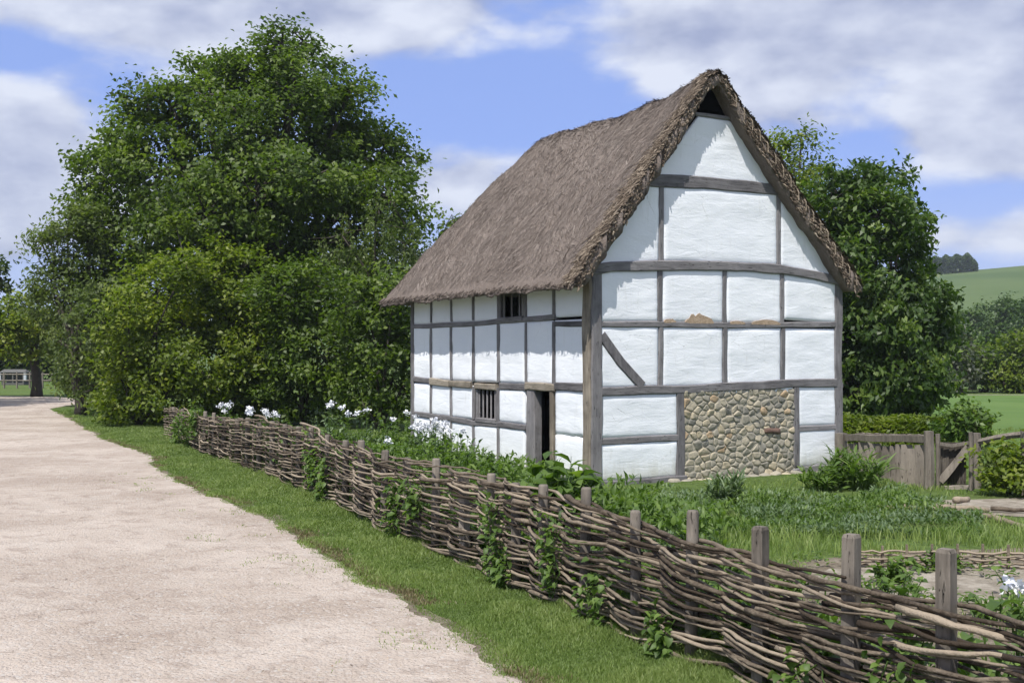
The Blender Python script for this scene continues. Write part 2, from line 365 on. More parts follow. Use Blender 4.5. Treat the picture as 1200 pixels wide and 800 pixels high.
tag(mesh_np('worn_path_edge', VV, np.stack([idx2[:-1], idx2[:-1] + k_, idx2[1:] + k_, idx2[1:]], -1), M['soil']), 'worn brown earth where the lane meets the verge', kind='structure')
e0 = (float(xr[-1]), float(yy[-1]))
sheet('gravel_lane_bend', [e0, (-60, e0[1]), (-60, 63.5), (-30, 62.6), (-23.5, 60.8), (-19.5, 55), (-19.0, 50)], .006, M['gravel'], 'far bend of the gravel lane under the trees')
sheet('field', [(9.5, 24.5), (60, 22), (120, 60), (80, 66), (10, 63.8), (11, 40)], .008, M['field'], 'smooth green field behind the cottage', .0)
sheet('farm_track', [(24.6, 63.2), (60, 63.6), (60, 64.4), (24.6, 63.9)], .014, M['pale'], 'thin pale track along the far edge of the field')
sheet('garden_soil', [(2.9, 12.6), (4.6, 13.2), (7.5, 13.6), (9.5, 12), (7, 8), (4.5, 5.5), (3.0, 7.0), (2.2, 9.5)], .004, M['soil'], 'bare brown soil of the garden behind the wattle fence', .12)
sheet('garden_path', [(3.3, 12.0), (4.6, 12.25), (7.2, 12.4), (6.8, 10.7), (4.6, 10.2), (3.4, 10.5), (2.9, 11.2)], .010, M['pale'], 'pale earth path between the garden beds', .10)
sheet('garden_yard', [(5.7, 16.9), (6.6, 17.7), (8.2, 18.2), (12, 17.8), (12, 15.6), (8.0, 15.3), (6.8, 16.0)], .008, M['pale'], 'pale trodden earth in front of the plank gate', .12)

# hills
hx = np.linspace(-500, 900, 90); hyy = np.linspace(110, 1500, 90)
X, Y = np.meshgrid(hx, hyy)
def hill_z(X, Y):
    rise = np.clip((Y - 120) / 430, 0, 1); rise = rise * rise * (3 - 2 * rise)
    side = 37.5 + 10 * (np.clip((X - 180) / 90, -1.0, 2.5)) + 2.5 * np.sin(X / 95 + .8)
    back = 1 - .25 * np.clip((Y - 620) / 800, 0, 1)
    side = np.where(X < 60, side * (.35 + .65 * np.clip((X + 300) / 360, 0, 1)), side)
    return rise * side * back + 1.2 * vnoise(X / 60, Y / 60, seed=9) * rise - .5 * (1 - rise)
Z = hill_z(X, Y)
idx = np.arange(X.size).reshape(X.shape); Fq = np.stack([idx[:-1, :-1], idx[:-1, 1:], idx[1:, 1:], idx[1:, :-1]], -1).reshape(-1, 4)
tag(mesh_np('hill', np.stack([X, Y, Z], -1).reshape(-1, 3), Fq, M['hillgrass'], smooth=True), 'smooth grassy down rising behind the fields', kind='structure')

# ------------------------------------------------------------------ leaves and trees
def leaf_quads(C, L, W, up=.6, out=None, droop=0.0):
    """one folded leaf quad per centre; returns vertices and faces"""
    n = len(C)
    nrm = rng.normal(size=(n, 3)); nrm[:, 2] = np.abs(nrm[:, 2]) * .8 + up
    if out is not None: nrm += out * .9
    nrm /= np.linalg.norm(nrm, axis=1, keepdims=True)
    t = rng.normal(size=(n, 3)); t[:, 2] -= droop
    t -= nrm * (t * nrm).sum(1, keepdims=True); t /= np.linalg.norm(t, axis=1, keepdims=True) + 1e-9
    s = np.cross(nrm, t); l = (L * rng.uniform(.7, 1.25, n))[:, None]; w_ = (W * rng.uniform(.75, 1.2, n))[:, None]
    V = np.empty((n, 4, 3)); V[:, 0] = C - t * l * .5; V[:, 2] = C + t * l * .5 - nrm * l * .12
    V[:, 1] = C - s * w_ * .5 + nrm * w_ * .15; V[:, 3] = C + s * w_ * .5 + nrm * w_ * .15
    return V.reshape(-1, 3), np.arange(n * 4).reshape(-1, 4)

def crown_points(lobes, per_m2, clump_r, fill=.55, keep_in=.6):
    """clump centres spread through the outer shell of every lobe"""
    pts = []; lob = np.array([l[:4] for l in lobes], float)
    for (x, y, z, r) in lob:
        n = max(4, int(4 * math.pi * r * r * per_m2)); d = rng.normal(size=(n, 3)); d /= np.linalg.norm(d, axis=1, keepdims=True)
        rr = r * (fill + (1.02 - fill) * rng.uniform(0, 1, n) ** .6)
        P = np.array([x, y, z]) + d * rr[:, None] * np.array([1, 1, .95])
        dd = np.linalg.norm(P[:, None, :] - lob[None, :, :3], axis=2) / lob[None, :, 3]
        deep = (dd < .62).any(1) & (rng.uniform(size=n) > keep_in)
        pts.append(P[~deep])
    return np.concatenate(pts)

def tree(name, label, cat, base, lobes, mat, leaf=(.2, .12), per_m2=1.3, per_clump=45, clump=.45, trunk=.22, group=None,
         up=.6, droop=0.0, fill=.55, kind='clump', bare=True, branch_mat='bark', top_frac=.5, zmin=.25):
    T_ = thing(name, label, cat, (base[0], base[1], 0), 0, group); B = np.array([base[0], base[1], 0.0])
    L = [(l[0] - B[0], l[1] - B[1], l[2], l[3]) for l in lobes]
    P = crown_points(L, per_m2, clump, fill); P = P[P[:, 2] > zmin]
    cen = np.array([l[:3] for l in L]).mean(0)
    k = per_clump; n = len(P)
    tone = rng.normal(.5, .22, n)
    size = clump * rng.uniform(.6, 1.35, n)
    off = rng.normal(size=(n, k, 3)) * np.array([.62, .62, .42]) * size[:, None, None]
    if kind == 'weep':
        off = rng.normal(size=(n, k, 3)) * np.array([.22, .22, .2]) * size[:, None, None]
        off[:, :, 2] -= rng.uniform(0, 2.4, (n, k)) * size[:, None]
    C = (P[:, None, :] + off).reshape(-1, 3); C[:, 2] = np.maximum(C[:, 2], .12)
    outv = np.repeat(P - cen, k, 0); outv /= np.linalg.norm(outv, axis=1, keepdims=True) + 1e-9
    v = np.repeat(tone, k) + rng.normal(0, .16, n * k)
    V_, F_ = leaf_quads(C, leaf[0], leaf[1], up, outv * .55, droop)
    mesh_np('crown', V_, F_, mat, T_, np.clip(v, 0, 1))
    # trunk and limbs
    b = MB(); zs = sorted(l[2] for l in L); ztop = cen[2] * top_frac + .3
    if bare:
        tp = []; lean = rng.normal(0, .15, 2)
        for i in range(7):
            a = i / 6; tp.append((lean[0] * a * 2 + .05 * math.sin(a * 7), lean[1] * a * 2, ztop * a - .1 * (i == 0)))
        b.tube(tp, [trunk * (1.35 if i == 0 else 1.05 - .35 * i / 6) for i in range(7)], 9)
        top = np.array(tp[-1])
    else: top = np.array([0, 0, .1])
    for l in L:
        e = np.array(l[:3]); mid = (top + e) / 2 + rng.normal(0, .25, 3) + np.array([0, 0, .25 * (np.linalg.norm(e - top) * .3)])
        r0 = trunk * (.45 if bare else .5)
        b.tube([top - (0, 0, .2), top * .6 + mid * .4, mid, mid * .4 + e * .6, e], [r0, r0 * .8, r0 * .6, r0 * .42, r0 * .28], 6)
        near = P[np.linalg.norm(P - e, axis=1) < l[3] * 1.05]
        for q in near[rng.permutation(len(near))[:9]]:
            mm = (e + q) / 2 + rng.normal(0, .12, 3)
            b.tube([e, mm, q, q + (q - mm) * .25], [r0 * .26, r0 * .17, r0 * .09, r0 * .03], 4)
    b.build('trunk' if bare else 'stem', M[branch_mat], T_, True)
    return T_

def lobes_px(lst, d, spread=.5, seed=1):
    r_ = random.Random(seed); out_ = []
    for e in lst:
        dd = d + (e[3] if len(e) > 3 else r_.uniform(-1, 1) * spread)
        x, y, z = at(e[0], e[1], dd); out_.append((x, y, z, e[2] * dd / F))
    return out_

big = [(338, 82, 46), (300, 95, 42), (272, 92, 36), (378, 100, 38), (355, 48, 24), (330, 48, 24), (240, 110, 30), (398, 150, 44), (168, 116, 34), (200, 122, 34), (232, 92, 26), (410, 105, 26), (425, 150, 30), (150, 165, 42), (120, 210, 42), (190, 200, 56),
       (260, 180, 62), (330, 165, 66), (410, 205, 48), (445, 180, 34), (472, 185, 20), (460, 235, 44), (478, 265, 26), (380, 240, 64), (300, 260, 72), (220, 270, 66), (150, 265, 52), (110, 260, 34),
       (300, 230, 60, -4), (240, 250, 55, -4), (360, 210, 52, -4), (290, 150, 44, -3), (345, 110, 40, -3), (200, 350, 70), (300, 350, 75), (390, 340, 70), (455, 320, 45), (140, 340, 50)]
tree('broadleaf_tree', 'tallest tree, wide domed green crown left of the cottage', 'tree', (at(300, 0, 45)[0], 45), lobes_px(big, 44, 2.4, 3), M['leaf_tree'],
     leaf=(.21, .13), per_m2=1.2, per_clump=78, clump=.52, trunk=.42, fill=.5, top_frac=.3)
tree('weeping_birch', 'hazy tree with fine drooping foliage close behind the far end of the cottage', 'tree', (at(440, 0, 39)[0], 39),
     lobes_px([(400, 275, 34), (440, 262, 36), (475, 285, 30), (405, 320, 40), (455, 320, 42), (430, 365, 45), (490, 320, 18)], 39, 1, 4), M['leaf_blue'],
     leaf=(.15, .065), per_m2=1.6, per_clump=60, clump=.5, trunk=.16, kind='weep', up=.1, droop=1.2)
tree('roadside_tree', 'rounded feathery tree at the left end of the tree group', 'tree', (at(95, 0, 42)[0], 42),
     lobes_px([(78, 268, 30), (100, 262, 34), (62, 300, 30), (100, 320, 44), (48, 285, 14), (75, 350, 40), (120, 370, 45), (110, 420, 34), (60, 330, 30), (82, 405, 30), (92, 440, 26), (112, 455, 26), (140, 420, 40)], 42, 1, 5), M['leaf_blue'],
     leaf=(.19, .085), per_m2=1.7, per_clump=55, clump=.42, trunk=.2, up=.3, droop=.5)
tree('lane_tree', 'small tree with bare dark trunk and yellow-green crown at the far bend of the lane', 'tree', (at(43, 0, 61)[0], 61),
     lobes_px([(22, 392, 26), (52, 398, 30), (5, 405, 24), (64, 375, 26), (35, 365, 28), (10, 372, 22), (-20, 385, 30)], 60, 1.2, 6), M['leaf_yel'],
     leaf=(.26, .16), per_m2=1.3, per_clump=40, clump=.5, trunk=.26, top_frac=.9)
tree('lane_tree', 'dark tree at the very left edge shading the lane', 'tree', (-27.5, 46.5),
     [(-27.5, 46, 7.5, 3.2), (-25.2, 46.8, 6.0, 2.3), (-29.5, 46, 6.5, 2.8), (-26, 45, 9, 2.3), (-28, 48, 9.3, 2.6), (-24.0, 50.5, 5.6, 2.0), (-26, 52, 7.5, 2.4)], M['leaf_dark'],
     leaf=(.26, .16), per_m2=1.1, per_clump=42, clump=.5, trunk=.32, top_frac=.6)
tree('dark_shrub', 'low dark bush beside the far bend of the lane', 'shrub', (at(98, 0, 50)[0], 50),
     lobes_px([(82, 448, 16), (100, 440, 22), (118, 448, 20), (130, 430, 30), (95, 420, 22)], 50, .8, 7), M['leaf_dark'], leaf=(.2, .12), per_m2=2.2, per_clump=40, clump=.35, trunk=.1, bare=False)
# the thicket in front of the tall tree
thick_ = [('leafy_shrub', 'yellow-green shrub at the left end of the thicket beside the grass verge', 162, 36,
           [(150, 365, 32), (185, 340, 36), (215, 315, 26), (140, 410, 32), (180, 410, 46), (215, 380, 40), (150, 455, 34), (195, 465, 44), (140, 478, 24), (228, 430, 38)], 'leaf_yel'),
          ('leafy_shrub', 'bright shrub with upright shoots, second from the left in the thicket', 262, 37.5,
           [(250, 325, 34), (285, 315, 30), (262, 285, 14), (205, 262, 10), (270, 370, 46), (300, 410, 46), (250, 430, 44), (275, 470, 40), (310, 460, 40)], 'leaf_yel'),
          ('leafy_shrub', 'deep green shrub behind the white flowers in the middle of the thicket', 355, 36.5,
           [(335, 345, 38), (372, 335, 34), (350, 395, 48), (385, 420, 44), (340, 455, 44), (375, 470, 38)], 'leaf_tree'),
          ('leafy_shrub', 'dark green shrub touching the far corner of the cottage', 445, 34,
           [(425, 350, 36), (462, 345, 32), (440, 400, 46), (478, 400, 34), (425, 450, 40), (465, 460, 40), (490, 430, 26)], 'leaf_tree')]
for nm, lb, px, d, ls, mt in thick_:
    tree(nm, lb, 'shrub', (at(px, 0, d)[0], d), lobes_px(ls, d, 1.2, px), M[mt], leaf=(.17, .10), per_m2=2.2, per_clump=62, clump=.40, trunk=.12, bare=False, droop=.2,
         group='shrubs of the thicket left of the cottage', zmin=.1)
# right of the cottage
tree('horse_chestnut', 'dense dark chestnut tree with big drooping leaves right of the gable', 'tree', (at(1020, 0, 37)[0], 37),
     lobes_px([(1005, 218, 30), (1040, 222, 32), (975, 235, 34), (1062, 262, 34), (1020, 270, 46), (975, 300, 44), (1045, 320, 48), (1080, 345, 34), (1010, 370, 52), (1065, 385, 46),
               (1092, 410, 30), (1000, 320, 44, -2.2), (1030, 380, 46, -2.4), (990, 400, 44, -2.2), (1030, 250, 38, -1.6), (1055, 430, 42, -2.4), (1000, 460, 40, -2.4), (1100, 375, 20), (1000, 430, 50), (1050, 445, 48), (1088, 450, 32), (1015, 470, 36), (955, 360, 44), (950, 430, 40)], 37, 1.6, 8), M['leaf_chest'],
     leaf=(.24, .11), per_m2=2.6, per_clump=44, clump=.34, trunk=.22, up=.25, droop=1.0, fill=.6, top_frac=.4)
tree('feathery_tree', 'light airy tree showing above the right slope of the thatch', 'tree', (at(925, 0, 46)[0], 46),
     lobes_px([(918, 168, 20), (940, 158, 14), (900, 195, 30), (942, 200, 26), (960, 215, 22), (905, 250, 44), (950, 270, 44), (930, 330, 50)], 46, 1, 9), M['leaf_yel'],
     leaf=(.19, .10), per_m2=2.2, per_clump=46, clump=.5, trunk=.2, fill=.35, top_frac=.6)
tree('tall_tree', 'tree whose leafy tip just shows over the hip of the roof', 'tree', (at(570, 0, 52)[0], 52),
     lobes_px([(530, 258, 12), (540, 268, 16), (522, 270, 9), (560, 290, 24), (590, 300, 26), (575, 340, 40), (620, 330, 34), (540, 340, 26)], 52, 1, 10), M['leaf_blue'],
     leaf=(.26, .15), per_m2=1.1, per_clump=26, clump=.42, trunk=.25, top_frac=.6)
tree('hedge_bush', 'rounded green bush behind the plank gate at the edge of the field', 'shrub', (at(1125, 0, 26)[0], 26),
     lobes_px([(1118, 492, 18), (1135, 484, 16), (1108, 500, 14), (1148, 498, 15), (1128, 503, 20)], 26, .4, 11), M['leaf_gard'], leaf=(.15, .08), per_m2=8, per_clump=22, clump=.2, trunk=.05, bare=False)
tree('garden_bush', 'bright leafy bush against the rail right of the plank gate', 'shrub', (at(1180, 0, 18.6)[0], 18.6),
     lobes_px([(1160, 545, 20), (1185, 538, 24), (1212, 540, 26), (1172, 562, 18), (1200, 562, 22), (1230, 555, 24)], 18.4, .3, 12), M['leaf_yel'], leaf=(.11, .07), per_m2=14, per_clump=22, clump=.16, trunk=.04, bare=False, zmin=.05)
# field hedge
def hedge(name, label, pts, h, wid, mat, leaf, dens, cat='hedge'):
    T_ = thing(name, label, cat, (pts[0][0], pts[0][1], 0)); n = int(dens * sum(math.dist(a, b) for a, b in zip(pts, pts[1:])))
    P = []; segs = list(zip(pts, pts[1:])); ln = np.array([math.dist(a, b) for a, b in segs]); pr = ln / ln.sum()
    for _ in range(n):
        (a, b_) = segs[rng.choice(len(segs), p=pr)]; t_ = rng.uniform(); th = rng.uniform(0, math.pi)
        bump = 1 + .22 * float(vnoise((a[0] + (b_[0] - a[0]) * t_) * 1.1, (a[1] + (b_[1] - a[1]) * t_) * 1.1, seed=12))
        rr = rng.uniform(.7, 1) * bump; d = np.array([b_[0] - a[0], b_[1] - a[1]]); d /= np.linalg.norm(d); s = np.array([-d[1], d[0]]) * math.cos(th) * wid * rr
        P.append((a[0] + (b_[0] - a[0]) * t_ + s[0] - pts[0][0], a[1] + (b_[1] - a[1]) * t_ + s[1] - pts[0][1], max(.05, math.sin(th) * h * rr)))
    C = np.array(P); V_, F_ = leaf_quads(C, leaf[0], leaf[1], .5)
    v = .5 + .3 * vnoise(C[:, 0] * 2, C[:, 1] * 2, C[:, 2] * 2) + rng.normal(0, .15, len(C))
    mesh_np('foliage', V_, F_, mat, T_, np.clip(v, 0, 1))
    b = MB()
    for i in range(14):
        (a, b_) = segs[i % len(segs)]; t_ = rng.uniform(); x = a[0] + (b_[0] - a[0]) * t_ - pts[0][0]; y = a[1] + (b_[1] - a[1]) * t_ - pts[0][1]
        b.tube([(x, y, 0), (x + rng.normal() * .1, y, h * .4), (x + rng.normal() * .2, y, h * .8)], [.03, .02, .008], 5)
    b.build('stem', M['bark'], T_); return T_
hedge('field_hedge', 'low yellow-green hedge behind the plank fence beside the cottage', [(7.6, 29.5), (9.6, 28.6), (11.2, 27.6)], .74, .7, M['leaf_yel'], (.15, .08), 1900)
# trees at the far edge of the field
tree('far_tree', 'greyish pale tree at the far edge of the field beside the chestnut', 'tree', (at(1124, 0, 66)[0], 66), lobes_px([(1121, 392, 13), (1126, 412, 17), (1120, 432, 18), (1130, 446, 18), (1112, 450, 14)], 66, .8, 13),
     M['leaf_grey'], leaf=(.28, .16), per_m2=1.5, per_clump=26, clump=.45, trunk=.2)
tree('far_tree', 'dark green tree in the middle of the row beyond the field', 'tree', (at(1152, 0, 68)[0], 68), lobes_px([(1150, 418, 18), (1160, 436, 20), (1145, 444, 20), (1168, 448, 16)], 68, .8, 14),
     M['leaf_tree'], leaf=(.3, .18), per_m2=1.5, per_clump=26, clump=.45, trunk=.2)
tree('far_tree', 'bright green tree beyond the field at the right edge of the photo', 'tree', (at(1195, 0, 67)[0], 67), lobes_px([(1186, 408, 16), (1205, 410, 24), (1182, 436, 18), (1200, 440, 24), (1225, 425, 26), (1175, 450, 14)], 67, .8, 15),
     M['leaf_yel'], leaf=(.3, .18), per_m2=1.5, per_clump=26, clump=.45, trunk=.22)
tree('far_tree', 'small green tree between the grey tree and the dark tree beyond the field', 'tree', (at(1139, 0, 72)[0], 72), lobes_px([(1139, 398, 14), (1141, 420, 18), (1162, 405, 16)], 72, .8, 16),
     M['leaf_far'], leaf=(.3, .18), per_m2=1.5, per_clump=26, clump=.45, trunk=.22)
wood_specs = [(1108, 388, 24, 'half behind the chestnut, leftmost of the wood'), (1132, 382, 20, 'with the lowest top, second from the left in the wood'),
              (1152, 398, 20, 'standing in front and low in the wood'), (1168, 368, 20, 'with the highest rounded top in the wood'), (1192, 374, 21, 'beside the highest one in the wood'),
              (1182, 404, 22, 'at the front of the wood above the bright tree'), (1215, 372, 24, 'tall at the right end of the wood, cut by the photo'), (1210, 404, 22, 'low at the right edge of the wood')]
for i, (px, py, r, where) in enumerate(wood_specs):
    d = 165 + (i % 3) * 9 - (12 if py > 370 else 0)
    x = at(px, 0, d)[0]; zc = at(px, py, d)[2]; R_ = r * d / F
    lb = [(x, d, zc, R_), (x - R_ * .6, d - .5, zc - R_ * .9, R_ * .85), (x + R_ * .6, d, zc - R_ * .9, R_ * .85), (x, d - 1, zc - R_ * 1.7, R_ * .9), (x + R_ * .3, d - .6, zc + R_ * .45, R_ * .6)]
    tree('wood_tree', 'dark tree ' + where, 'tree', (x, d), lb, M['leaf_far'], leaf=(.5, .34), per_m2=.55, per_clump=22, clump=.8, trunk=.25, group='trees of the wood below the grassy hill', zmin=.5)
# hilltop copse, one mass far away
C = []; 
for k in range(5200):
    px = rng.uniform(1085, 1146); top = 307 + 1.2 * math.sin(px * .3); 
    if px > 1138: top += (px - 1138) * 1.2
    d = 500 + rng.uniform(-9, 9); X_ = at(px, 0, d)[0]; z0_ = float(hill_z(np.array([X_]), np.array([d]))[0]); hh_ = 8.5 * (1 - max(0, (px - 1134) / 14) ** 2 * .8) * (.93 + .07 * math.sin(px * .5)); C.append((X_, d, z0_ - .6 + hh_ * rng.uniform(0, 1) ** .8))
C = np.array(C); V_, F_ = leaf_quads(C, 1.2, .8, .6)
tag(mesh_np('hilltop_copse', V_, F_, M['leaf_dark'], None, np.clip(rng.normal(.4, .2, len(C)), 0, 1)), 'dark clipped-looking copse on the skyline of the hill', 'wood', kind='stuff')
# far trees under and behind the left group
for i, (px, py, r, where) in enumerate([(-70, 395, 60, 'outside the left edge, leftmost of the distant row'), (-10, 398, 42, 'at the left edge behind the lane tree'), (45, 402, 38, 'directly behind the bare trunk by the lane'),
                                        (95, 398, 44, 'behind the dark bush by the lane'), (150, 390, 50, 'rightmost of the distant row, behind the thicket')]):
    d = 96 + (i % 2) * 6; x = at(px, 0, d)[0]; zc = at(px, py, d)[2]; R_ = r * d / F
    tree('distant_tree', 'distant dark tree ' + where, 'tree', (x, d), [(x, d, zc, R_), (x - R_ * .7, d, zc - R_ * .35, R_ * .6), (x + R_ * .7, d, zc - R_ * .35, R_ * .6), (x, d, 1.6, R_ * .62)], M['leaf_dark'],
         leaf=(.42, .28), per_m2=.8, per_clump=26, clump=.7, trunk=.25, group='distant trees behind the lane', zmin=.3)

# ------------------------------------------------------------------ cottage
ROT = math.radians(30.26)
HOUSE = thing('timber_framed_cottage', 'white timber framed cottage with thatched roof and stone gable infill', 'cottage', (1.305, 19.5, 0), ROT)
WL, WD = 6.92, 5.80

def beam(name, pts, wid, dep, side, mat='timber', parent=HOUSE, proud=.022, wob=.012, var=.5, seed=None):
    """a hand-cut timber lying in a wall plane: pts are (a, z) along the wall, side picks the wall"""
    sd_ = random.Random(int(abs(pts[0][0] * 911 + pts[0][1] * 577 + ord(side) * 31)) if seed is None else seed); wid *= 1.15
    P = []
    for (a0, z0), (a1, z1) in zip(pts, pts[1:]):
        k = max(2, int(math.hypot(a1 - a0, z1 - z0) / .22))
        for j in range(k): P.append((a0 + (a1 - a0) * j / k, z0 + (z1 - z0) * j / k))
    P.append(pts[-1]); b = MB(); vs = []; s1 = sd_.uniform(0, 90)
    for i, (a, z) in enumerate(P):
        p0 = P[max(0, i - 1)]; p1 = P[min(len(P) - 1, i + 1)]
        dx, dz = p1[0] - p0[0], p1[1] - p0[1]; L_ = math.hypot(dx, dz) or 1; nx, nz = -dz / L_, dx / L_
        cw = float(vnoise(i * .35 + s1, 1.3)) * wob; ww = wid / 2 * (1 + .16 * float(vnoise(i * .5 + s1, 9.1))); wv = wid / 2 * (1 + .16 * float(vnoise(i * .5 + s1, 19.1)))
        pr = proud + .006 * float(vnoise(i * .6 + s1, 4.4)); bv = min(.018, wid * .2)
        prof = [(-ww, pr - bv), (-ww + bv, pr), (wv - bv, pr), (wv, pr - bv), (wv, pr - dep), (-ww, pr - dep)]
        for (o, h) in prof: vs.append(wall_pt(a + nx * (o + cw), z + nz * (o + cw), h, side))
    m_ = 6; n_ = len(P)
    fs = [(i * m_ + k, i * m_ + (k + 1) % m_, (i + 1) * m_ + (k + 1) % m_, (i + 1) * m_ + k) for i in range(n_ - 1) for k in range(m_)]
    fs += [tuple(range(m_)), tuple((n_ - 1) * m_ + k for k in range(m_))]
    b.add(vs, fs, var + sd_.uniform(-.15, .15)); lev = abs(pts[-1][0] - pts[0][0]) > abs(pts[-1][1] - pts[0][1]); return b.build(name, M[mat + ('_level' if lev else '')], parent)

def wall_pt(a, z, h, side):
    """side G gable (y=0), L long front wall (x=0), R right wall, B far end wall; h = out from the wall"""
    return {'G': (a, -h, z), 'L': (-h, a, z), 'R': (WD + h, a, z), 'B': (a, WL + h, z)}[side]

def panel(c, side, bulge=.004, name='plaster_panel', mat='plaster', lab=None, ragged=0.0):
    (a0, a1, a2, a3) = [np.array(q, float) for q in c]      # bottom left, bottom right, top right, top left
    wdt = max(np.linalg.norm(a1 - a0), np.linalg.norm(a2 - a3)); hgt = max(np.linalg.norm(a3 - a0), np.linalg.norm(a2 - a1))
    nu, nv = max(4, int(wdt / .055)), max(4, int(hgt / .055)); u_, v_ = np.meshgrid(np.linspace(0, 1, nu), np.linspace(0, 1, nv))
    Q = (a0 * ((1 - u_) * (1 - v_))[..., None] + a1 * (u_ * (1 - v_))[..., None] + a2 * (u_ * v_)[..., None] + a3 * ((1 - u_) * v_)[..., None])
    e = np.minimum(np.minimum(u_, 1 - u_) * wdt, np.minimum(v_, 1 - v_) * hgt)
    h = bulge * (1 - np.exp(-e / .05)) + .008 * vnoise(Q[..., 0] * 1.6, Q[..., 1] * 3.5, seed=21) + .0035 * vnoise(Q[..., 0] * 4, Q[..., 1] * 14, seed=22) - .012 * np.exp(-e / .008)
    if ragged: Q[0, :, 1] += ragged * vnoise(Q[0, :, 0] * 7, 3.3, seed=8); Q[-1, :, 1] += ragged * vnoise(Q[-1, :, 0] * 7, 5.3, seed=8)
    pts = [wall_pt(float(Q[i, j, 0]), float(Q[i, j, 1]), float(h[i, j]), side) for i in range(nv) for j in range(nu)]
    bk = [wall_pt(float(Q[i, j, 0]), float(Q[i, j, 1]), -.09, side) for i, j in ((0, 0), (0, nu - 1), (nv - 1, nu - 1), (nv - 1, 0))]
    b = MB(); fs = [(i * nu + j, i * nu + j + 1, (i + 1) * nu + j + 1, (i + 1) * nu + j) for i in range(nv - 1) for j in range(nu - 1)]
    N = nu * nv; k0, k1, k2, k3 = N, N + 1, N + 2, N + 3
    fs += [(k3, k2, k1, k0), tuple([k0, k1] + [j for j in range(nu - 1, -1, -1)]), tuple([k2, k3] + [(nv - 1) * nu + j for j in range(nu)]),
           tuple([k1, k2] + [i * nu + nu - 1 for i in range(nv - 1, -1, -1)]), tuple([k3, k0] + [i * nu for i in range(nv)])]
    b.add(pts + bk, fs); return b.build(name, M[mat], HOUSE, True)

def rect(a0, a1, z0, z1, side, **k): return panel([(a0, z0), (a1, z0), (a1, z1), (a0, z1)], side, **k)

# front gable
beam('corner_post', [(.115, 0), (.12, 1.8), (.115, 3.62)], .185, .20, 'G', 'timber', proud=.03)
beam('corner_post', [(5.70, -.02), (5.71, 1.6), (5.69, 3.55)], .17, .18, 'G', 'timber', wob=.03)
for a in (1.455, 2.895, 4.275):
    beam('timber_post', [(a, 1.64), (a + .005, 2.68)], .095, .1, 'G', proud=.014); beam('timber_post', [(a - .01, 2.77), (a - .005, 3.70)], .095, .1, 'G', proud=.014)
beam('timber_rail', [(.2, 2.70), (2.9, 2.72), (5.62, 2.765)], .095, .1, 'G', proud=.02)
beam('tie_beam', [(.18, 1.575), (2.2, 1.60), (4.2, 1.655), (5.63, 1.665)], .135, .12, 'G', proud=.03)
beam('wall_plate', [(-.06, 3.60), (.4, 3.66), (1.43, 3.73), (2.85, 3.775), (4.26, 3.765), (5.1, 3.68), (5.86, 3.57)], .15, .16, 'G', proud=.05)
beam('collar_beam', [(1.12, 5.18), (2.4, 5.23), (4.30, 5.24)], .19, .14, 'G', proud=.035)
beam('timber_post', [(1.475, 3.81), (1.475, 5.12)], .095, .1, 'G', proud=.014); beam('timber_post', [(4.19, 3.84), (4.185, 5.15)], .095, .1, 'G', proud=.014)
beam('collar_beam', [(2.22, 6.42), (3.28, 6.42)], .06, .1, 'G', proud=.03)
beam('brace', [(.22, 2.52), (.62, 2.08), (1.06, 1.66)], .16, .08, 'G', proud=.024, var=.25)
beam('timber_post', [(1.885, .06), (1.885, 1.52)], .15, .13, 'G', proud=.026); beam('timber_post', [(4.60, .12), (4.60, 1.59)], .13, .12, 'G', proud=.026)
beam('timber_rail', [(.2, .745), (1.82, .75)], .10, .1, 'G', proud=.018); beam('timber_rail', [(4.66, .81), (5.62, .825)], .10, .1, 'G', proud=.018)
beam('sill_beam', [(.0, .02), (2.0, .02)], .13, .16, 'G', proud=.05); beam('sill_beam', [(4.5, -.01), (5.1, .06), (5.84, .05)], .12, .16, 'G', proud=.05)
rect(.18, 1.83, .06, .71, 'G'); rect(.18, 1.83, .79, 1.53, 'G'); rect(4.65, 5.64, .08, .84, 'G'); rect(4.65, 5.64, .85, 1.61, 'G')
panel([(1.95, 1.48), (4.55, 1.48), (4.55, 1.62), (1.95, 1.56)], 'G', mat='plaster')
for a0, a1 in ((.18, 1.42), (1.49, 2.86), (2.93, 4.24), (4.31, 5.64)):
    rect(a0, a1, 1.63, 2.68, 'G'); 
panel([(.18, 2.74), (1.42, 2.75), (1.42, 3.68), (.18, 3.60)], 'G'); panel([(1.49, 2.75), (2.86, 2.75), (2.86, 3.72), (1.49, 3.68)], 'G', bulge=.016)
panel([(2.93, 2.75), (4.24, 2.77), (4.24, 3.71), (2.93, 3.72)], 'G'); panel([(4.31, 2.84), (5.64, 2.79), (5.64, 3.56), (4.31, 3.70)], 'G')
panel([(.04, 3.66), (1.43, 3.79), (1.43, 5.42), (.72, 4.58)], 'G'); panel([(1.52, 3.80), (4.15, 3.83), (4.15, 5.17), (1.52, 5.12)], 'G', bulge=.012)
panel([(4.23, 3.82), (5.76, 3.60), (5.0, 4.32), (4.23, 5.15)], 'G'); panel([(1.30, 5.26), (4.12, 5.30), (3.16, 6.40), (2.30, 6.40)], 'G')
b = MB(); b.add([(2.05, .05, 6.2), (3.3, .05, 6.2), (3.25, .05, 6.45), (2.95, .05, 6.9), (2.6, .05, 7.12), (2.35, .05, 6.9), (2.1, .05, 6.5)], [(0, 1, 2, 3, 4, 5, 6)]); o = b.build('opening_shade_backing', M['opening_shade'], HOUSE); o['label'] = 'black sheet painting the shade in the opening under the thatch peak'  # flat black sheet added to paint the opening's shade over the lit thatch underside
